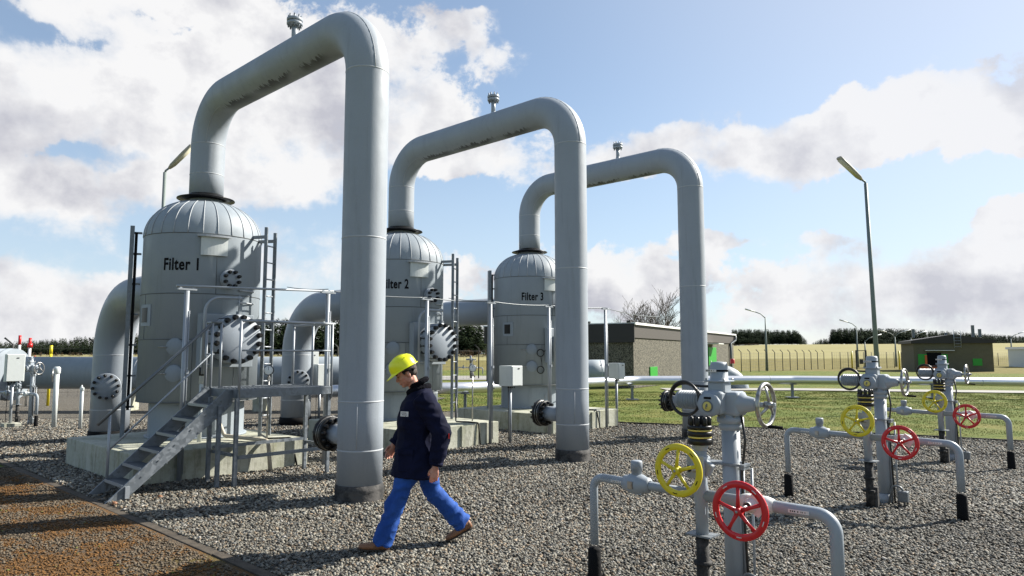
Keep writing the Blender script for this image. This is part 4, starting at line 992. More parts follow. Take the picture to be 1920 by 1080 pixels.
# ------------------------------------------------------------------ hut
def hutbuild():
    B = V(6.35, 36.6, 0); d = V(11.9, 21.2, 0).normalized(); ang = math.atan2(d.y, d.x)
    r = thing('service_hut', 'flat roofed pebbledash hut with a green door and white roof edge', 'building', B, ang)
    L, W, H_ = 24.5, 9.0, 3.35      # local x along the long wall, y to the left (away)
    b = MB(); b.box((L/2, W/2, 1.30), (L, W, 2.62)); b.build('wall', M['pebble'], r)
    b = MB(); b.box((L/2, W/2, 2.95), (L+.12, W+.12, .68)); b.build('fascia', M['fascia'], r)
    b = MB(); b.box((-.085, W/2, 2.86), (.07, W+.2, 1.0)); b.build('end_fascia', M['darkclad'], r)
    b = MB(); b.box((L/2+.15, W/2, 3.35), (L+.5, W+.35, .12)); rf = b.build('roof', M['white'], r)
    for x in (2.5, 6, 9.5, 14, 18): b = MB(); b.box((x, .4, 3.45), (.14, .14, .09)); b.build('roof_vent', M['darkclad'], rf)
    for y in (.2, 2.5, 4.8): b = MB(); b.box((-.06, y, 3.45), (.14, .2, .12)); b.build('roof_vent', M['darkclad'], rf)
    dr = MB(); dr.box((17.0, -.035, 1.12), (2.3, .07, 2.25), None, .01); dr_ = dr.build('door', M['green'], r)
    q = MB(); q.box((16.3, -.09, 1.2), (.10, .05, .16)); q.build('handle', M['white'], dr_)
    q = MB(); q.box((16.6, -.4, 2.5), (1.6, .8, .06)); q.build('door_canopy', M['white'], r)
    q = MB(); q.box((3.2, -.03, .62), (1.3, .06, .85), None, .01); q.build('hatch', M['green'], r)
    q = MB(); q.tube([V(24.5, -.18, 3.25), V(24.5, -.18, 2.9), V(22.9, -.12, 2.6), V(22.9, -.12, 0)], .09, 10); q.build('downpipe', M['rail3'], r)
hutbuild()

# distant annex with black roof at right
def annex():
    B = V(41.6, 72.5, 0); e = V(46.9, 70.6, 0); d = (e-B).normalized()
    r = thing('valve_house', 'low olive building with a black roof and green and orange doors at the far right', 'building', B, math.atan2(d.y, d.x))
    L, W = 7.9, 7.0
    L = 7.0
    b = MB(); b.box((L/2, W/2, 1.5), (L, W, 3.0)); b.build('wall', M['brown'], r)
    b = MB(); b.add([V(-.25, -.25, 2.85), V(L+.25, -.25, 2.85), V(L+.25, -.25, 3.15), V(L/2, -.25, 3.75), V(-.25, -.25, 3.15)]+[V(-.25, W+.25, 2.85), V(L+.25, W+.25, 2.85), V(L+.25, W+.25, 3.15), V(L/2, W+.25, 3.75), V(-.25, W+.25, 3.15)], [[0, 1, 2, 3, 4], [9, 8, 7, 6, 5], [0, 5, 6, 1], [1, 6, 7, 2], [2, 7, 8, 3], [3, 8, 9, 4], [4, 9, 5, 0]]); rf = b.build('roof', M['darkclad'], r)
    for x, y, h in ((.4, 2, .9), (5.6, 1, 1.2), (6.2, 1, .8), (3.5, 2.5, .5)): q = MB(); q.box((x, y, 3.5+h/2), (.25, .25, h)); q.build('roof_vent', M['rail3'], rf)
    q = MB(); q.box((1.8, -.03, 1.0), (1.3, .06, 1.8)); q.build('door', M['ink'], r)
    q = MB(); q.box((1.05, -.08, 1.0), (.2, .1, 1.3)); q.build('warning_post', M['orange'], r)
    q = MB(); q.box((2.75, -.04, .95), (.55, .07, 1.6)); q.build('door_leaf', M['green'], r)
    q = MB(); q.box((.75, -.04, .95), (.8, .07, 1.6)); q.build('door_leaf', M['green'], r)
    q = MB(); q.box((1.3, -.30, .30), (1.9, .5, .55)); q.build('loading_step', M['orange'], r)
    q = MB(); q.box((2.3, -.2, 2.12), (2.6, .35, .05)); q.build('canopy', M['white'], r)
    q = MB(); q.box((5.6, -.03, .95), (.8, .06, .7)); q.build('hatch', M['green'], r)
    q = MB(); q.box((L+.03, 1.0, 1.2), (.06, 1.3, 2.3)); q.build('side_door', M['green'], r)
    q = MB()
    for s in (-.3, .3): q.cyl(V(3.9+s, -.3, 2.4), V(3.9+s, -.3, 4.2), .03, 6)
    for k in range(6): q.cyl(V(3.6, -.3, 2.5+.3*k), V(4.2, -.3, 2.5+.3*k), .02, 6)
    q.build('roof_ladder', M['rail'], r)
annex()
r = thing('white_shed', 'small white shed with dark openings at the far right edge', 'building', (63.0, 86, 0), R(-10))
b = MB(); b.box((4, 2, 1.2), (8, 4, 2.4)); b.build('wall', M['lite'], r)
b = MB(); b.box((4, 2, 2.5), (8.4, 4.4, .3)); b.build('roof', M['white'], r)
for x in (.9, 2.6): b = MB(); b.box((x, -.03, .9), (1.1, .06, 1.8)); b.build('opening', M['ink'], r)

# ------------------------------------------------------------------ lamps
def lamp(loc, h, aim, lean, label, head=1.1, rb=.075, rt=.05, tilt=R(38), grp='tall street lamps'):
    r = thing('street_lamp', label, 'street lamp', loc, aim, grp)
    top = V(lean, 0, h)
    b = MB(); b.tube([V(0, 0, 0), V(lean*.5, 0, h*.5), top], [rb, (rb+rt)/2, rt], 14); b.build('pole', M['rail4'], r)
    d = V(math.cos(tilt), 0, math.sin(tilt)); s = top+V(0, 0, 0)
    b = MB(); b.tube([top-V(0, 0, .05), top+V(.02, 0, .05), top+d*.22], [rt*.8, rt*.6, rt*.6], 10); b.build('arm', M['rail4'], r)
    n_ = V(-math.sin(tilt), 0, math.cos(tilt)); y = V(0, 1, 0)
    b = MB(); b.loft([(top+d*.18, y*.04, n_*.035), (top+d*.30, y*.085, n_*.05), (top+d*(.30+head*.55), y*.105, n_*.055), (top+d*(.2+head), y*.10, n_*.045), (top+d*(.22+head), y*.07, n_*.03)], 14, 3.2); hd = b.build('lamp_head', M['lamp'], r)
    b = MB(); b.loft([(top+d*.34-n_*.045, y*.065, n_*.02), (top+d*(.14+head)-n_*.05, y*.085, n_*.02)], 12, 3); b.build('lens', M['lens'], hd)
    return r
M['rail4'] = mat('weathered_lamp_pole', (.16, .19, .18), .6, .2); M['lamp'] = mat('lamp_housing', (.34, .31, .25), .5); M['lens'] = mat('frosted_lamp_cover', (.50, .47, .36), .35)
lamp((10.95, 21.0, 0), 6.95, R(196), .12, 'tall leaning street lamp at the right, standing on the grass behind the valves', 1.0, .075, .05)
lamp((-10.36, 20.4, 0), 7.15, R(-10), 0, 'tall street lamp whose head shows left of the nearest arch, behind Filter 1', .95, .06, .05, R(42))
def far_lamp(px_x, D, h, arms, label, grp='distant street lamps by the far fence'):
    r = thing('distant_lamp', label, 'street lamp', (px_x, D, 0), 0, grp)
    b = MB(); b.tube([V(0, 0, 0), V(0, 0, h*.5), V(0, 0, h)], [.16, .11, .06], 8); b.build('pole', M['rail4'], r)
    for sx in arms:
        b = MB(); b.tube([V(0, 0, h-.1), V(sx*.5, 0, h+.35), V(sx*1.2, 0, h+.6)], .05, 6); a_ = b.build('arm', M['rail4'], r)
        b = MB(); b.loft([(V(sx*1.1, 0, h+.58), V(0, .15, 0), V(0, 0, .07)), (V(sx*2.1, 0, h+.85), V(0, .17, 0), V(0, 0, .08))], 8); b.build('lamp_head', M['lite'], a_)
far_lamp(27.1, 74.6, 5.7, (-1,), 'distant lamp with one arm rising just right of the hut')
far_lamp(44.4, 90, 5.3, (-1,), 'distant lamp with one arm left of the tall leaning lamp')
far_lamp(44.9, 89, 3.4, (1,), 'short distant lamp pointing right, left of the tall leaning lamp')
far_lamp(50.4, 92, 4.1, (-1, 1), 'distant double armed lamp between the leaning lamp and the olive building')
far_lamp(68.5, 96, 4.0, (1,), 'distant lamp standing right of the olive building')
far_lamp(52.5, 92, 3.9, (1,), 'distant lamp head over the left end of the olive building roof')

# ------------------------------------------------------------------ fences
def fence(name, pts, sp, h, label, bent=True, wires=7, m=None, pm=None):
    r = thing(name, label, 'fence', pts[0], 0); o0 = Vector(pts[0]); pts = [Vector(p)-o0 for p in pts]
    post = None
    for i in range(len(pts)-1):
        a_, c_ = pts[i], pts[i+1]; L = (c_-a_).length; n = int(L/sp); d = (c_-a_)/L; nr = V(-d.y, d.x, 0)
        b = MB()
        for k in range(wires):
            z = h*(k+.5)/wires; b.tube([a_+V(0, 0, z), c_+V(0, 0, z)], .008, 3, caps=False)
        k = 0
        while k*.35 < L: b.tube([a_+d*k*.35, a_+d*k*.35+V(0, 0, h*.97)], .004, 3, caps=False); k += 1
        b.build('wire_mesh', M['fence'], r)
        if post is None:
            b = MB(); b.tube([V(0, 0, 0), V(0, 0, h)]+([V(0, 0, h)-nr*-.0+V(-.28, -.1, .26)] if bent else []), .04, 6); post = b.build('post', M['fence'], r); me = post.data; post.location = a_; k0 = 1
        else: k0 = 0
        for k in range(k0, n+1):
            q = bpy.data.objects.new('post', me); sc.collection.objects.link(q); q.parent = r; q.location = a_+d*(L*k/n)
    return r
M['fence'] = mat('dark_fence_steel', (.035, .036, .033), .7)
fence('boundary_fence', [(22.4, 68.5, 0), (36.5, 82, 0)], 1.7, 1.95, 'dark boundary fence with bent post tops right of the hut')
fence('boundary_fence', [(37.0, 81.0, 0), (47.5, 85.5, 0)], 1.2, 2.0, 'denser dark fence section between the gate and the olive building', False, 12)
fence('boundary_fence', [(59, 92, 0), (80, 98, 0)], 3.0, 1.9, 'faint fence behind the far right yard', False, 6)
fence('boundary_fence', [(-26, 26.5, 0), (-17.5, 29.5, 0), (-2.4, 50.5, 0), (14, 62, 0)], 2.4, 2.15, 'dark wire fence running behind the header pipe and the filters', True, 6)
for (x, y, lab) in ((40.0, 82.5, 'yellow marker post standing left of the dark fence gate'), (44.2, 80, 'yellow marker post right of the dark fence gate')):
    r = thing('marker_post', lab, 'post', (x, y, 0)); b = MB(); b.tube([V(0, 0, 0), V(0, 0, 2.1)], .09, 10); b.build('post', M['yellow'], r)
r = thing('fence_gate', 'dark double gate with a box in the far fence at the right', 'gate', (39.5, 80.4, 0), R(18))
b = MB()
for x in (0, 1.4): b.box((x, 0, 1.1), (.12, .12, 2.2))
b.box((.7, 0, 2.15), (1.4, .06, .08)); b.box((.7, 0, .15), (1.4, .05, .06)); b.build('frame', M['fence'], r)
b = MB(); b.box((.7, 0, .9), (.4, .15, .55)); b.build('lock_box', M['fence'], r)
# marker poles
for (x, y, h, lab, kind) in ((-17.6, 25.0, 2.42, 'taller red and white marker pole behind the left header pipe', 0), (-16.4, 23.8, 2.30, 'shorter red and white marker pole with a red cap behind the header pipe', 1), (-15.8, 24.0, 2.05, 'yellow marker pole standing behind the left header pipe', 2)):
    r = thing('marker_pole', lab, 'marker pole', (x, y, 0)); cut = h*.86
    b = MB(); b.tube([V(0, 0, 0), V(0, 0, cut)], .045, 12); b.build('pole', M['sticker'] if kind < 2 else M['yellow'], r)
    b = MB(); b.tube([V(0, 0, cut), V(0, 0, h)], .047, 12)
    if kind == 1: b.tube([V(0, 0, cut), V(0, 0, cut+.14)], .08, 12)
    b.build('tip', M['redcap'] if kind < 2 else M['yellow'], r)
# small scattered pipework in the far yard
for (x, y, lab) in ((66.5, 88, 'small distant pipe frame near the far right fence'), (71.5, 90, 'second small distant pipe frame beside the white shed')):
    r = thing('yard_pipework', lab, 'pipework', (x, y, 0)); b = MB(); b.tube(bend([V(0, 0, 0), V(0, 0, 1), V(2, 0, 1), V(2, 0, 0)], .2), .09, 8); b.box((1, 0, 1.25), (.5, .4, .7), None, .05); b.build('pipe', M['valve'], r)
for (x, y, s_, lab, m_) in ((-4.62, 8.30, .028, 'small brown stone touching the foot of the stairs', 'boot'), (-4.28, 8.68, .026, 'rounder brown stone lying on the gravel right of the stair foot', 'boot')):
    b = MB(); b.ell((x, y, s_*.8), (s_*1.2, s_, s_*.9)); tag(b.build('pebble', M[m_]), lab, 'stone')

# ------------------------------------------------------------------ trees
def bare_tree(loc, h, label):
    rr = random.Random(3); r = thing('bare_tree', label, 'tree', loc)
    b = MB(); t = MB()
    b.tube([V(0, 0, 0), V(.1, 0, h*.12), V(0, .1, h*.3)], [.30, .24, .2], 8); b.build('trunk', M['bark'], r)
    def grow(p, d, L, rad, lev):
        n = 4; pts = [p]; dd = d.copy()
        for i in range(n):
            dd = (dd+V(rr.gauss(0, .10), rr.gauss(0, .10), .06)).normalized(); pts.append(pts[-1]+dd*L/n)
        t.tube(pts, [max(.016, rad*(1-.5*i/n)) for i in range(n+1)], 5 if lev < 2 else 3, caps=False)
        if lev < 5:
            for k in range(rr.choice((3, 4)) if lev < 4 else 3):
                q = pts[rr.randint(1, n)]; ax = V(rr.gauss(0, 1), rr.gauss(0, 1), rr.gauss(0, .35)).normalized()
                nd = (dd*1.0+ax*.85+V(0, 0, .10)).normalized(); grow(q, nd, L*rr.uniform(.62, .82), rad*.55, lev+1)
    for k in range(7):
        a = k*.9; grow(V(0, 0, h*(.10+.03*k)), V(math.cos(a)*.7, math.sin(a)*.7, .85).normalized(), h*.33, .12, 1)
    t.build('crown', M['bark'], r); return r
bare_tree((15.9, 78, 0), 9.0, 'leafless spreading tree behind the hut roof')
def conifer_protos(n=6, nf=90):
    out = []
    for q in range(n):
        vs, cs = [], []
        for k in range(nf):
            h = rng.random()**.8; rad = .16*(1-h)**.8*(1+.35*rng.normal())+.012; a = rng.uniform(0, 6.28)
            c = np.array([rad*np.cos(a), rad*np.sin(a), .12+.88*h]); s = .055*(1.1-h*.75)*rng.uniform(.6, 1.4)
            out_d = np.array([np.cos(a), np.sin(a), -.35]); sd = np.array([-np.sin(a), np.cos(a), 0])
            vs.append(np.array([c+sd*s-out_d*s*.4, c-sd*s-out_d*s*.4, c+out_d*s*1.7+np.array([0, 0, rng.uniform(-.02, .02)])]))
        out.append(np.array(vs).reshape(-1, 3))
    return out
PR = conifer_protos(); BFc = np.arange(90*3).reshape(-1, 3)
def wood(name, label, trees, cA, cB):
    tr = np.array(trees); n = len(tr); t = rng.random((n, 1)); PRA = np.stack(PR)
    o = instmesh(name, PRA[rng.integers(0, len(PR), n)], BFc, tr[:, :3], np.stack([tr[:, 3]*tr[:, 4], tr[:, 3]*tr[:, 4], tr[:, 3]], 1), rng.uniform(0, 6.28, n), np.zeros(n), np.array(cA)*(1-t)+np.array(cB)*t, M['needles'])
    tag(o, label, 'wood', kind='stuff')
def trees_at(px0, px1, D, n, top, depth=40, hmul=1.0, ratio=1.0, jit=.17):
    out = []
    for k in range(n):
        px = random.uniform(px0, px1); dd = D+random.uniform(0, depth); x = (px-960)/1307.5*dd; z = rise(x, dd)
        tp = top(px); H_ = 1.75+(664-tp)*dd/1307.5-z
        out.append((x, dd, z-.3, max(1.5, H_*random.uniform(1-jit*2, 1+jit*.5)), ratio*random.uniform(.85, 1.25)))
    return out
def lin(*pts):
    return lambda x: float(np.interp(x, [p[0] for p in pts], [p[1] for p in pts]))
wood('conifer_wood', 'dark conifer wood on the field edge just right of the hut', trees_at(1372, 1500, 560, 560, lin((1370, 619), (1400, 618), (1490, 619), (1508, 626)), 70, 1, 1.0)+trees_at(1495, 1512, 560, 40, lin((1495, 624), (1512, 636)), 60)+trees_at(1370, 1440, 540, 160, lin((1370, 632), (1440, 634)), 10, ratio=1.3), (.008, .018, .008), (.022, .04, .014))
wood('conifer_wood', 'long dark conifer wood behind the leaning lamp and the olive building', trees_at(1556, 1960, 560, 1500, lin((1556, 618), (1580, 616), (1680, 617), (1780, 622), (1860, 627), (1960, 633)), 80)+trees_at(1520, 1560, 600, 90, lin((1515, 644), (1540, 634), (1560, 636)), 30)+trees_at(1640, 1960, 540, 500, lin((1640, 634), (1960, 640)), 12, ratio=1.3), (.008, .018, .008), (.022, .04, .014))
wood('conifer_wood', 'tall dark conifer wood seen between the platform railings and around Filter 2', trees_at(440, 905, 240, 620, lin((440, 605), (510, 600), (620, 596), (720, 600), (850, 598), (930, 606)), 50)+trees_at(430, 910, 232, 300, lin((430, 632), (910, 628)), 8, ratio=1.4)+trees_at(915, 1160, 300, 200, lin((915, 612), (1100, 622), (1160, 630)), 40), (.008, .018, .007), (.026, .04, .013))
wood('conifer_wood', 'low dark wood on the horizon at the far left', trees_at(-60, 420, 420, 900, lin((-60, 643), (60, 639), (160, 632), (250, 627), (420, 615)), 90)+trees_at(-60, 420, 400, 400, lin((-60, 650), (420, 640)), 10, ratio=1.3), (.012, .022, .010), (.032, .042, .02))
b = MB()
bs = trees_at(1372, 1900, 500, 90, lin((1372, 645), (1900, 647)), 5, ratio=2.0)
wood('field_scrub', 'low brown scrub along the foot of the far woods', trees_at(1370, 1420, 470, 50, lin((1370, 644), (1420, 647)), 8, ratio=2.2)+trees_at(20, 560, 215, 120, lin((20, 661), (560, 655)), 8, ratio=2.0)+trees_at(850, 1100, 200, 60, lin((850, 652), (1100, 655)), 8, ratio=2), (.06, .04, .02), (.12, .085, .05))

# ------------------------------------------------------------------ the man
def remeshed(mb, name, m, parent, voxel, smooth=6, disp=None, sfac=.5):
    o = mb.build('tmp', m); md = o.modifiers.new('r', 'REMESH'); md.mode = 'VOXEL'; md.voxel_size = voxel
    md = o.modifiers.new('s', 'SMOOTH'); md.iterations = smooth; md.factor = sfac
    bpy.context.view_layer.update()
    me = bpy.data.meshes.new_from_object(o.evaluated_get(bpy.context.evaluated_depsgraph_get()))
    bpy.data.objects.remove(o)
    if disp:
        nrm = [v.normal.copy() for v in me.vertices]
        for v, n_ in zip(me.vertices, nrm): v.co += n_*disp(v.co)
    for p in me.polygons: p.use_smooth = True
    me.name = name; ob = bpy.data.objects.new(name, me); sc.collection.objects.link(ob); ob.parent = parent; return ob
man = thing('person', 'man in yellow hard hat, navy jacket and blue trousers walking left across the gravel', 'person', (-.885, 6.52, 0), R(191))
# local: +x forward, +y his left (toward the camera), +z up
def seg_(mb, pts, rads, n=14): mb.tube([Vector(p) for p in pts], rads, n)
def head_geo(mb):
    # head frame: tilted down
    c = V(.098, 0, 1.573); Rm = Matrix.Rotation(R(29), 3, 'Y')
    T = lambda x, y, z: c+Rm@V(x, y, z)
    mb.ell(T(-.012, 0, .03), (.096, .075, .095), Rm, 24, 16)            # cranium
    mb.ell(T(.030, 0, -.035), (.062, .060, .075), Rm, 20, 14)           # face
    mb.ell(T(.050, 0, -.088), (.036, .036, .024), Rm, 14, 10)           # jaw and chin
    mb.ell(T(.072, 0, -.092), (.018, .020, .016), Rm)
    mb.loft([(T(.080, 0, .012), V(0, .010, 0), Rm@V(.008, 0, 0)), (T(.096, 0, -.014), V(0, .012, 0), Rm@V(.014, 0, 0)), (T(.104, 0, -.032), V(0, .017, 0), Rm@V(.014, 0, .004)), (T(.090, 0, -.042), V(0, .015, 0), Rm@V(.010, 0, 0))], 12)
    for s in (-1, 1):
        mb.ell(T(.078, s*.028, .018), (.018, .022, .008), Rm)           # brow
        mb.ell(T(.062, s*.036, -.025), (.022, .016, .018), Rm)          # cheekbone
        mb.ell(T(-.014, s*.078, -.014), (.018, .010, .033), Rm)         # ear
        mb.ell(T(.005, s*.052, -.060), (.035, .012, .028), Rm)          # jaw angle
    mb.ell(T(.088, 0, -.059), (.012, .021, .006), Rm); mb.ell(T(.086, 0, -.070), (.012, .018, .006), Rm)   # lips
    mb.loft([(T(-.03, 0, -.02), V(.055, 0, .02), V(0, .052, 0)), (V(.035, 0, 1.49), V(.058, 0, .01), V(0, .054, 0)), (V(0, 0, 1.42), V(.066, 0, 0), V(0, .064, 0)), (V(-.02, 0, 1.36), V(.08, 0, 0), V(0, .10, 0))], 18)
    return T, Rm
def hand_geo(mb, w_, d, side, curl=.6, sc_=1.0):
    # w_ wrist point, d direction of the hand, side: unit vector from little finger to index finger
    d = Vector(d).normalized(); side = (Vector(side)-d*Vector(side).dot(d)).normalized(); n_ = d.cross(side)   # n_: palm normal
    palm_c = Vector(w_)+d*.05
    mb.loft([(Vector(w_)-d*.02, side*.026, n_*.020), (Vector(w_)+d*.012, side*.030, n_*.018), (palm_c, side*.040, n_*.016), (Vector(w_)+d*.088, side*.040, n_*.013), (Vector(w_)+d*.098, side*.036, n_*.009)], 14)
    return d, side, n_
def fingers(mb, w_, d, side, n_, curlsign, curls, L=(.072, .080, .075, .060)):
    for i in range(4):
        o0 = Vector(w_)+d*(.088-.004*abs(i-1))+side*(.029-.0195*i); l = L[i]; c = curls[i]; p = [o0]; ang = .15+c*.25
        for f_ in (.45, .30, .25):
            dd = d*math.cos(ang)+n_*curlsign*math.sin(ang); p.append(p[-1]+dd*l*f_); ang += c
        mb.tube([o0-d*.015]+p+[p[-1]+(p[-1]-p[-2]).normalized()*.004], [.0085, .0090, .0082, .0076, .0066, .0035], 10)
    t0 = Vector(w_)+d*.022+side*.026; dd = (d*.72+side*.55+n_*curlsign*.42).normalized(); p1 = t0+dd*.040; d2 = (d*.92+side*.12+n_*curlsign*.36).normalized()
    mb.tube([t0-dd*.012, t0, p1, p1+d2*.026, p1+d2*.045], [.012, .0135, .0105, .0095, .0045], 10)
body = MB()
T, Rm = head_geo(body)
# trunk, arms and legs under the clothes
body.loft([(V(-.03, 0, .84), V(.10, 0, 0), V(0, .15, 0)), (V(-.02, 0, 1.0), V(.10, 0, 0), V(0, .14, 0)), (V(-.02, 0, 1.2), V(.11, 0, 0), V(0, .16, 0)), (V(-.03, 0, 1.36), V(.09, 0, 0), V(0, .17, 0)), (V(-.02, 0, 1.41), V(.05, 0, 0), V(0, .08, 0))], 18)
shL, elL, wrL = V(-.06, .20, 1.335), V(-.215, .265, 1.055), V(-.165, .26, .775)
shR, elR, wrR = V(-.02, -.19, 1.335), V(.03, -.26, 1.07), V(.185, -.235, .905)
for a_, c_, w_ in ((shL, elL, wrL), (shR, elR, wrR)): seg_(body, [a_, a_.lerp(c_, .5), c_, c_.lerp(w_, .4), w_], [.055, .047, .040, .038, .026])
hipL, knL, anL = V(.0, .085, .86), V(.15, .095, .475), V(.29, .09, .085)
hipR, knR, anR = V(-.04, -.085, .86), V(-.17, -.09, .48), V(-.45, -.09, .175)
for a_, c_, w_ in ((hipL, knL, anL), (hipR, knR, anR)): seg_(body, [a_, a_.lerp(c_, .4), c_, c_.lerp(w_, .35), w_], [.085, .075, .055, .055, .036])
dL, sL_, nL = hand_geo(body, wrL+V(.005, 0, -.02), V(.14, .0, -1), V(1, -.15, .14), 1)
fingers(body, wrL+V(.005, 0, -.02), dL, sL_, nL, 1 if nL.y < 0 else -1, (.45, .55, .6, .65))
dR, sR_, nR = hand_geo(body, wrR+V(.008, 0, -.01), V(.42, .05, -.9), V(.9, .1, .42), 1)
fingers(body, wrR+V(.008, 0, -.01), dR, sR_, nR, 1 if nR.y > 0 else -1, (.55, .6, .65, .7))
bodyo = remeshed(body, 'body', M['skin'], man, .0042, 3)
# eyes and brows sit on the body; hair as a child
hr = MB(); hr.ell(T(-.030, 0, .028), (.088, .080, .088), Rm, 24, 16); hr.ell(T(-.075, 0, -.012), (.030, .056, .044), Rm); 
for s in (-1, 1): hr.ell(T(.014, s*.064, .014), (.018, .011, .020), Rm); hr.ell(T(-.056, s*.054, -.012), (.026, .020, .036), Rm)
remeshed(hr, 'hair', M['hair'], man, .006, 3, lambda c: .003*mnoise.noise(c*90))
eb = MB()
for s in (-1, 1): eb.ell(T(.082, s*.028, .027), (.010, .018, .0045), Rm)
eb.build('eyebrow', M['hair'], man)
eb = MB()
for s in (-1, 1): eb.ell(T(.080, s*.030, .001), (.008, .011, .004), Rm)
eb.build('eye', M['eye'], man)
# helmet
hp = []
hm = MB(); hc = T(-.004, 0, .052); seg = 40; prof = [(1.0, 0.0), (1.0, .22), (.965, .45), (.86, .70), (.66, .88), (.36, .975), (0.02, 1.0)]
vs = []
for (rr_, zz_) in prof:
    for k in range(seg):
        a = 2*PI*k/seg; vs.append(hc+Rm@V(.130*rr_*math.cos(a), .108*rr_*math.sin(a), .122*zz_+(.0)))
fs = [[i*seg+k, i*seg+(k+1) % seg, (i+1)*seg+(k+1) % seg, (i+1)*seg+k] for i in range(len(prof)-1) for k in range(seg)]+[[6*seg+k for k in range(seg)]]
hm.add(vs, fs, True)
# brim all round, long peak in front
vs = []
for ring in range(4):
    for k in range(seg):
        a = 2*PI*k/seg; fr_ = max(0, math.cos(a))**2.2; e = (0, .35, 1, .98)[ring]
        ex = (.012+.052*fr_)*e; dz = -(.004+.024*fr_)*e-(.005 if ring == 3 else 0)
        vs.append(hc+Rm@V((.130+ex)*math.cos(a), (.108+ex*.75)*math.sin(a), dz))
fs = [[i*seg+k, i*seg+(k+1) % seg, (i+1)*seg+(k+1) % seg, (i+1)*seg+k] for i in range(3) for k in range(seg)]
hm.add(vs, fs, True)
for yy in (-.022, .0, .022):
    pp = [hc+Rm@V(.131*math.cos(t), yy, .122*math.sin(t)+.001) for t in [R(25)+R(130)*i/14 for i in range(15)]]; hm.tube(pp, [.002]+[.006]*13+[.002], 8)
ho = hm.build('helmet', M['helmet'], man)
q = MB()
for k in range(5): q.ell(hc+Rm@V(.02-.022*k, .094-.002*k, .068+.006*k), (.004, .004, .004))
q.build('vent_hole', M['ink'], ho)
q = MB(); q.tube([T(.03, .088, .03), T(-.02, .094, .02), T(-.08, .065, .005), T(-.105, 0, .0), T(-.08, -.065, .005)], .007, 8); q.ell(T(-.07, .072, .005), (.014, .012, .014)); q.build('headband', M['ink'], ho)
# jacket
jk = MB()
F = V(1, 0, 0); 
def sec(x, z, a_, b_, tilt=0.0, y=0): return (V(x, y, z), V(math.cos(tilt)*a_, 0, math.sin(tilt)*a_), V(0, b_, 0))
jk.loft([sec(.0, .645, .215, .240, .05), sec(.0, .67, .215, .242, .04), sec(-.004, .74, .208, .236), sec(-.008, .85, .196, .224), sec(-.012, .98, .180, .208), sec(-.008, 1.10, .178, .215), sec(-.012, 1.22, .168, .225), sec(-.025, 1.32, .150, .222), sec(-.03, 1.385, .120, .165, -.15), sec(-.015, 1.43, .092, .105, -.3)], 32, 2.3)
for a_, c_, w_, s in ((shL, elL, wrL, 1), (shR, elR, wrR, -1)):
    pts = [a_+V(0, -s*.06, -.02), a_, a_.lerp(c_, .3), a_.lerp(c_, .65), c_, c_.lerp(w_, .3), c_.lerp(w_, .62), c_.lerp(w_, .86), c_.lerp(w_, .93)]
    jk.tube(pts, [.085, .100, .098, .092, .088, .083, .075, .062, .060], 20)
def folds(c):
    v = mnoise.noise(V(c.x*5, c.y*5, c.z*11))*.010+mnoise.noise(V(c.x*13+3, c.y*13, c.z*22))*.005
    arm = 1 if abs(c.y) > .2 else .5
    v += arm*.006*math.sin(c.z*62+c.x*20+4*mnoise.noise(c*6))*max(0, mnoise.noise(c*4)+.3)
    rid = 1-abs(mnoise.noise(V(c.x*9, c.y*6, c.z*8+9)))*2; v += .007*max(0, rid)**3
    if c.z < .67: v += .003
    return v
jo = remeshed(jk, 'jacket', M['navy'], man, .008, 6, folds)
q = MB(); q.torus(V(-.022, 0, 1.487), V(.50, 0, 1), .078, .024, 36, 14); q.torus(V(-.022, 0, 1.425), V(.34, 0, 1), .094, .029, 36, 14); remeshed(q, 'collar', M['navy2'], man, .007, 4, lambda c: .004*mnoise.noise(c*60))
for (w_, c_) in ((wrL, elL), (wrR, elR)):
    q = MB(); d = (w_-c_).normalized(); p = c_.lerp(w_, .90); q.tube([p, p+d*.035], .061, 20); q.build('cuff', M['navy'], jo)
# chest badge on the left front: two lines of small print
bp = V(.108, .168, 1.215); bn = V(.62, .78, .08).normalized(); bt = V(0, 0, 1).cross(bn).normalized(); bu = bn.cross(bt)
if bt.x > 0: bt = -bt
q = MB(); q.add([bp+bt*sx*.042+bu*sz*.022+bn*o for o in (.006, .012) for sx, sz in ((-1, -1), (1, -1), (1, 1), (-1, 1))], [[3, 2, 1, 0], [4, 5, 6, 7], [0, 1, 5, 4], [1, 2, 6, 5], [2, 3, 7, 6], [3, 0, 4, 7]]); bg_ = q.build('badge', M['sticker'], jo)
q = MB()
for k, (zz_, x0, x1) in enumerate(((.008, -.032, .026), (-.008, -.024, .034))):
    x = x0
    while x < x1: q.add([bp+bt*(x+sx*.0022)+bu*(zz_+sz*.0045)+bn*.0125 for sx, sz in ((-1, -1), (1, -1), (1, 1), (-1, 1))], [[0, 1, 2, 3]]); x += .0075
q.build('badge_print', M['ink'], bg_)
q = MB(); q.box((-.27, .335, 1.03), (.012, .006, .045)); q.build('sleeve_mark', M['red'], jo)
q = MB()
q.box((.10, .205, .80), (.13, .02, .17), Matrix.Rotation(R(-14), 3, 'Z'), .006); q.box((.10, .215, .885), (.14, .02, .05), Matrix.Rotation(R(-14), 3, 'Z'), .006)
q.build('pocket', M['navy'], jo)
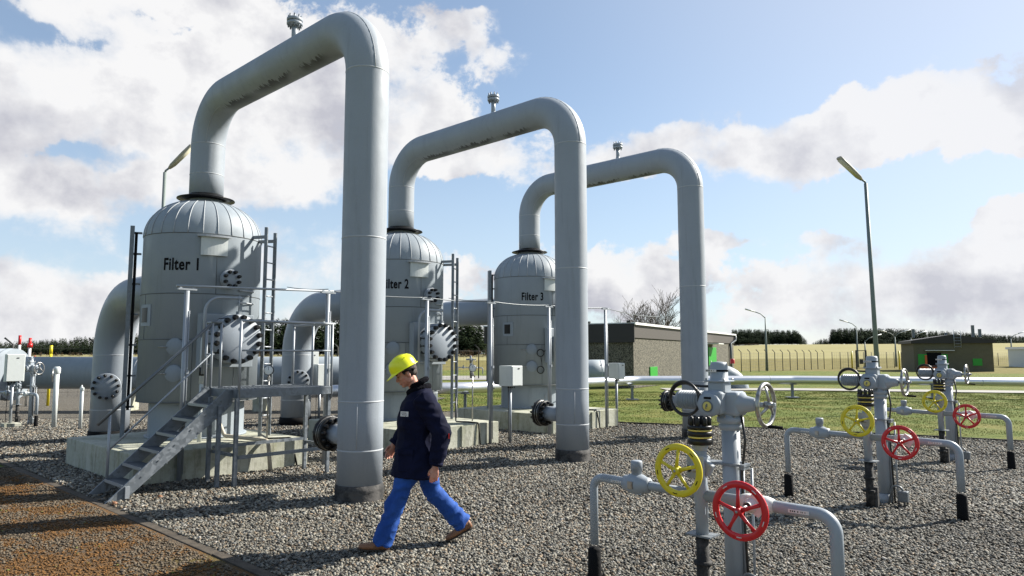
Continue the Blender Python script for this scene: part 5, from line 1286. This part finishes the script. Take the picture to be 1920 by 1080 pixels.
# trousers
tr = MB()
tr.loft([sec(-.02, .95, .12, .17), sec(-.02, .86, .135, .185), sec(-.02, .80, .13, .175)], 24, 2.2)
tr.tube([hipL+V(0, 0, .05), hipL, hipL.lerp(knL, .35), hipL.lerp(knL, .7), knL, knL.lerp(anL, .3), knL.lerp(anL, .6), knL.lerp(anL, .85), anL+V(-.01, 0, -.02)], [.098, .106, .102, .092, .084, .084, .085, .088, .092], 24)
tr.tube([hipR+V(0, 0, .05), hipR, hipR.lerp(knR, .35), hipR.lerp(knR, .7), knR, knR.lerp(anR, .3), knR.lerp(anR, .6), knR.lerp(anR, .85), anR+V(-.01, 0, .0)], [.098, .106, .101, .091, .084, .083, .084, .087, .090], 24)
def tf(c):
    v = mnoise.noise(V(c.x*6, c.y*6, c.z*9+5))*.012+mnoise.noise(V(c.x*16, c.y*16, c.z*14))*.006
    v += .008*math.sin(c.z*60+c.x*45+6*mnoise.noise(c*5))*max(0, mnoise.noise(c*4+V(2, 2, 2))+.4)
    rid = 1-abs(mnoise.noise(V(c.x*9, c.y*5, c.z*7+9)))*2; v += .008*max(0, rid)**3
    return v
remeshed(tr, 'trousers', M['blue'], man, .008, 5, tf)
# boots
def boot(ank, yaw_, pitch, s):
    Rb_ = Matrix.Rotation(yaw_, 3, 'Z')@Matrix.Rotation(pitch, 3, 'Y'); Tt = lambda x, y, z: ank+Rb_@V(x, y, z); X1 = Rb_@V(1, 0, 0); Y1 = Rb_@V(0, 1, 0); Z1 = Rb_@V(0, 0, 1)
    b = MB(); b.loft([(Tt(-.072, 0, -.035), Y1*.022, Z1*.028), (Tt(-.06, 0, -.03), Y1*.034, Z1*.045), (Tt(-.01, 0, -.022), Y1*.038, Z1*.052), (Tt(.05, 0, -.035), Y1*.040, Z1*.040), (Tt(.11, 0, -.046), Y1*.047, Z1*.030), (Tt(.165, 0, -.050), Y1*.044, Z1*.025), (Tt(.20, 0, -.053), Y1*.028, Z1*.018)], 18, 2.4)
    b.tube([Tt(-.01, 0, -.02), Tt(-.012, 0, .07)], [.048, .046], 18); bo = remeshed(b, 'boot', M['boot'], man, .006, 3)
    b = MB(); b.loft([(Tt(-.078, 0, -.072), Y1*.028, Z1*.012), (Tt(-.03, 0, -.074), Y1*.036, Z1*.012), (Tt(.04, 0, -.074), Y1*.034, Z1*.010), (Tt(.12, 0, -.076), Y1*.047, Z1*.010), (Tt(.18, 0, -.074), Y1*.042, Z1*.010), (Tt(.208, 0, -.070), Y1*.026, Z1*.009)], 18, 2.6); b.build('sole', M['sole'], bo)
boot(V(.29, .09, .095), R(6), R(-7), 1)
boot(V(-.45, -.09, .175), R(-4), R(26), -1)
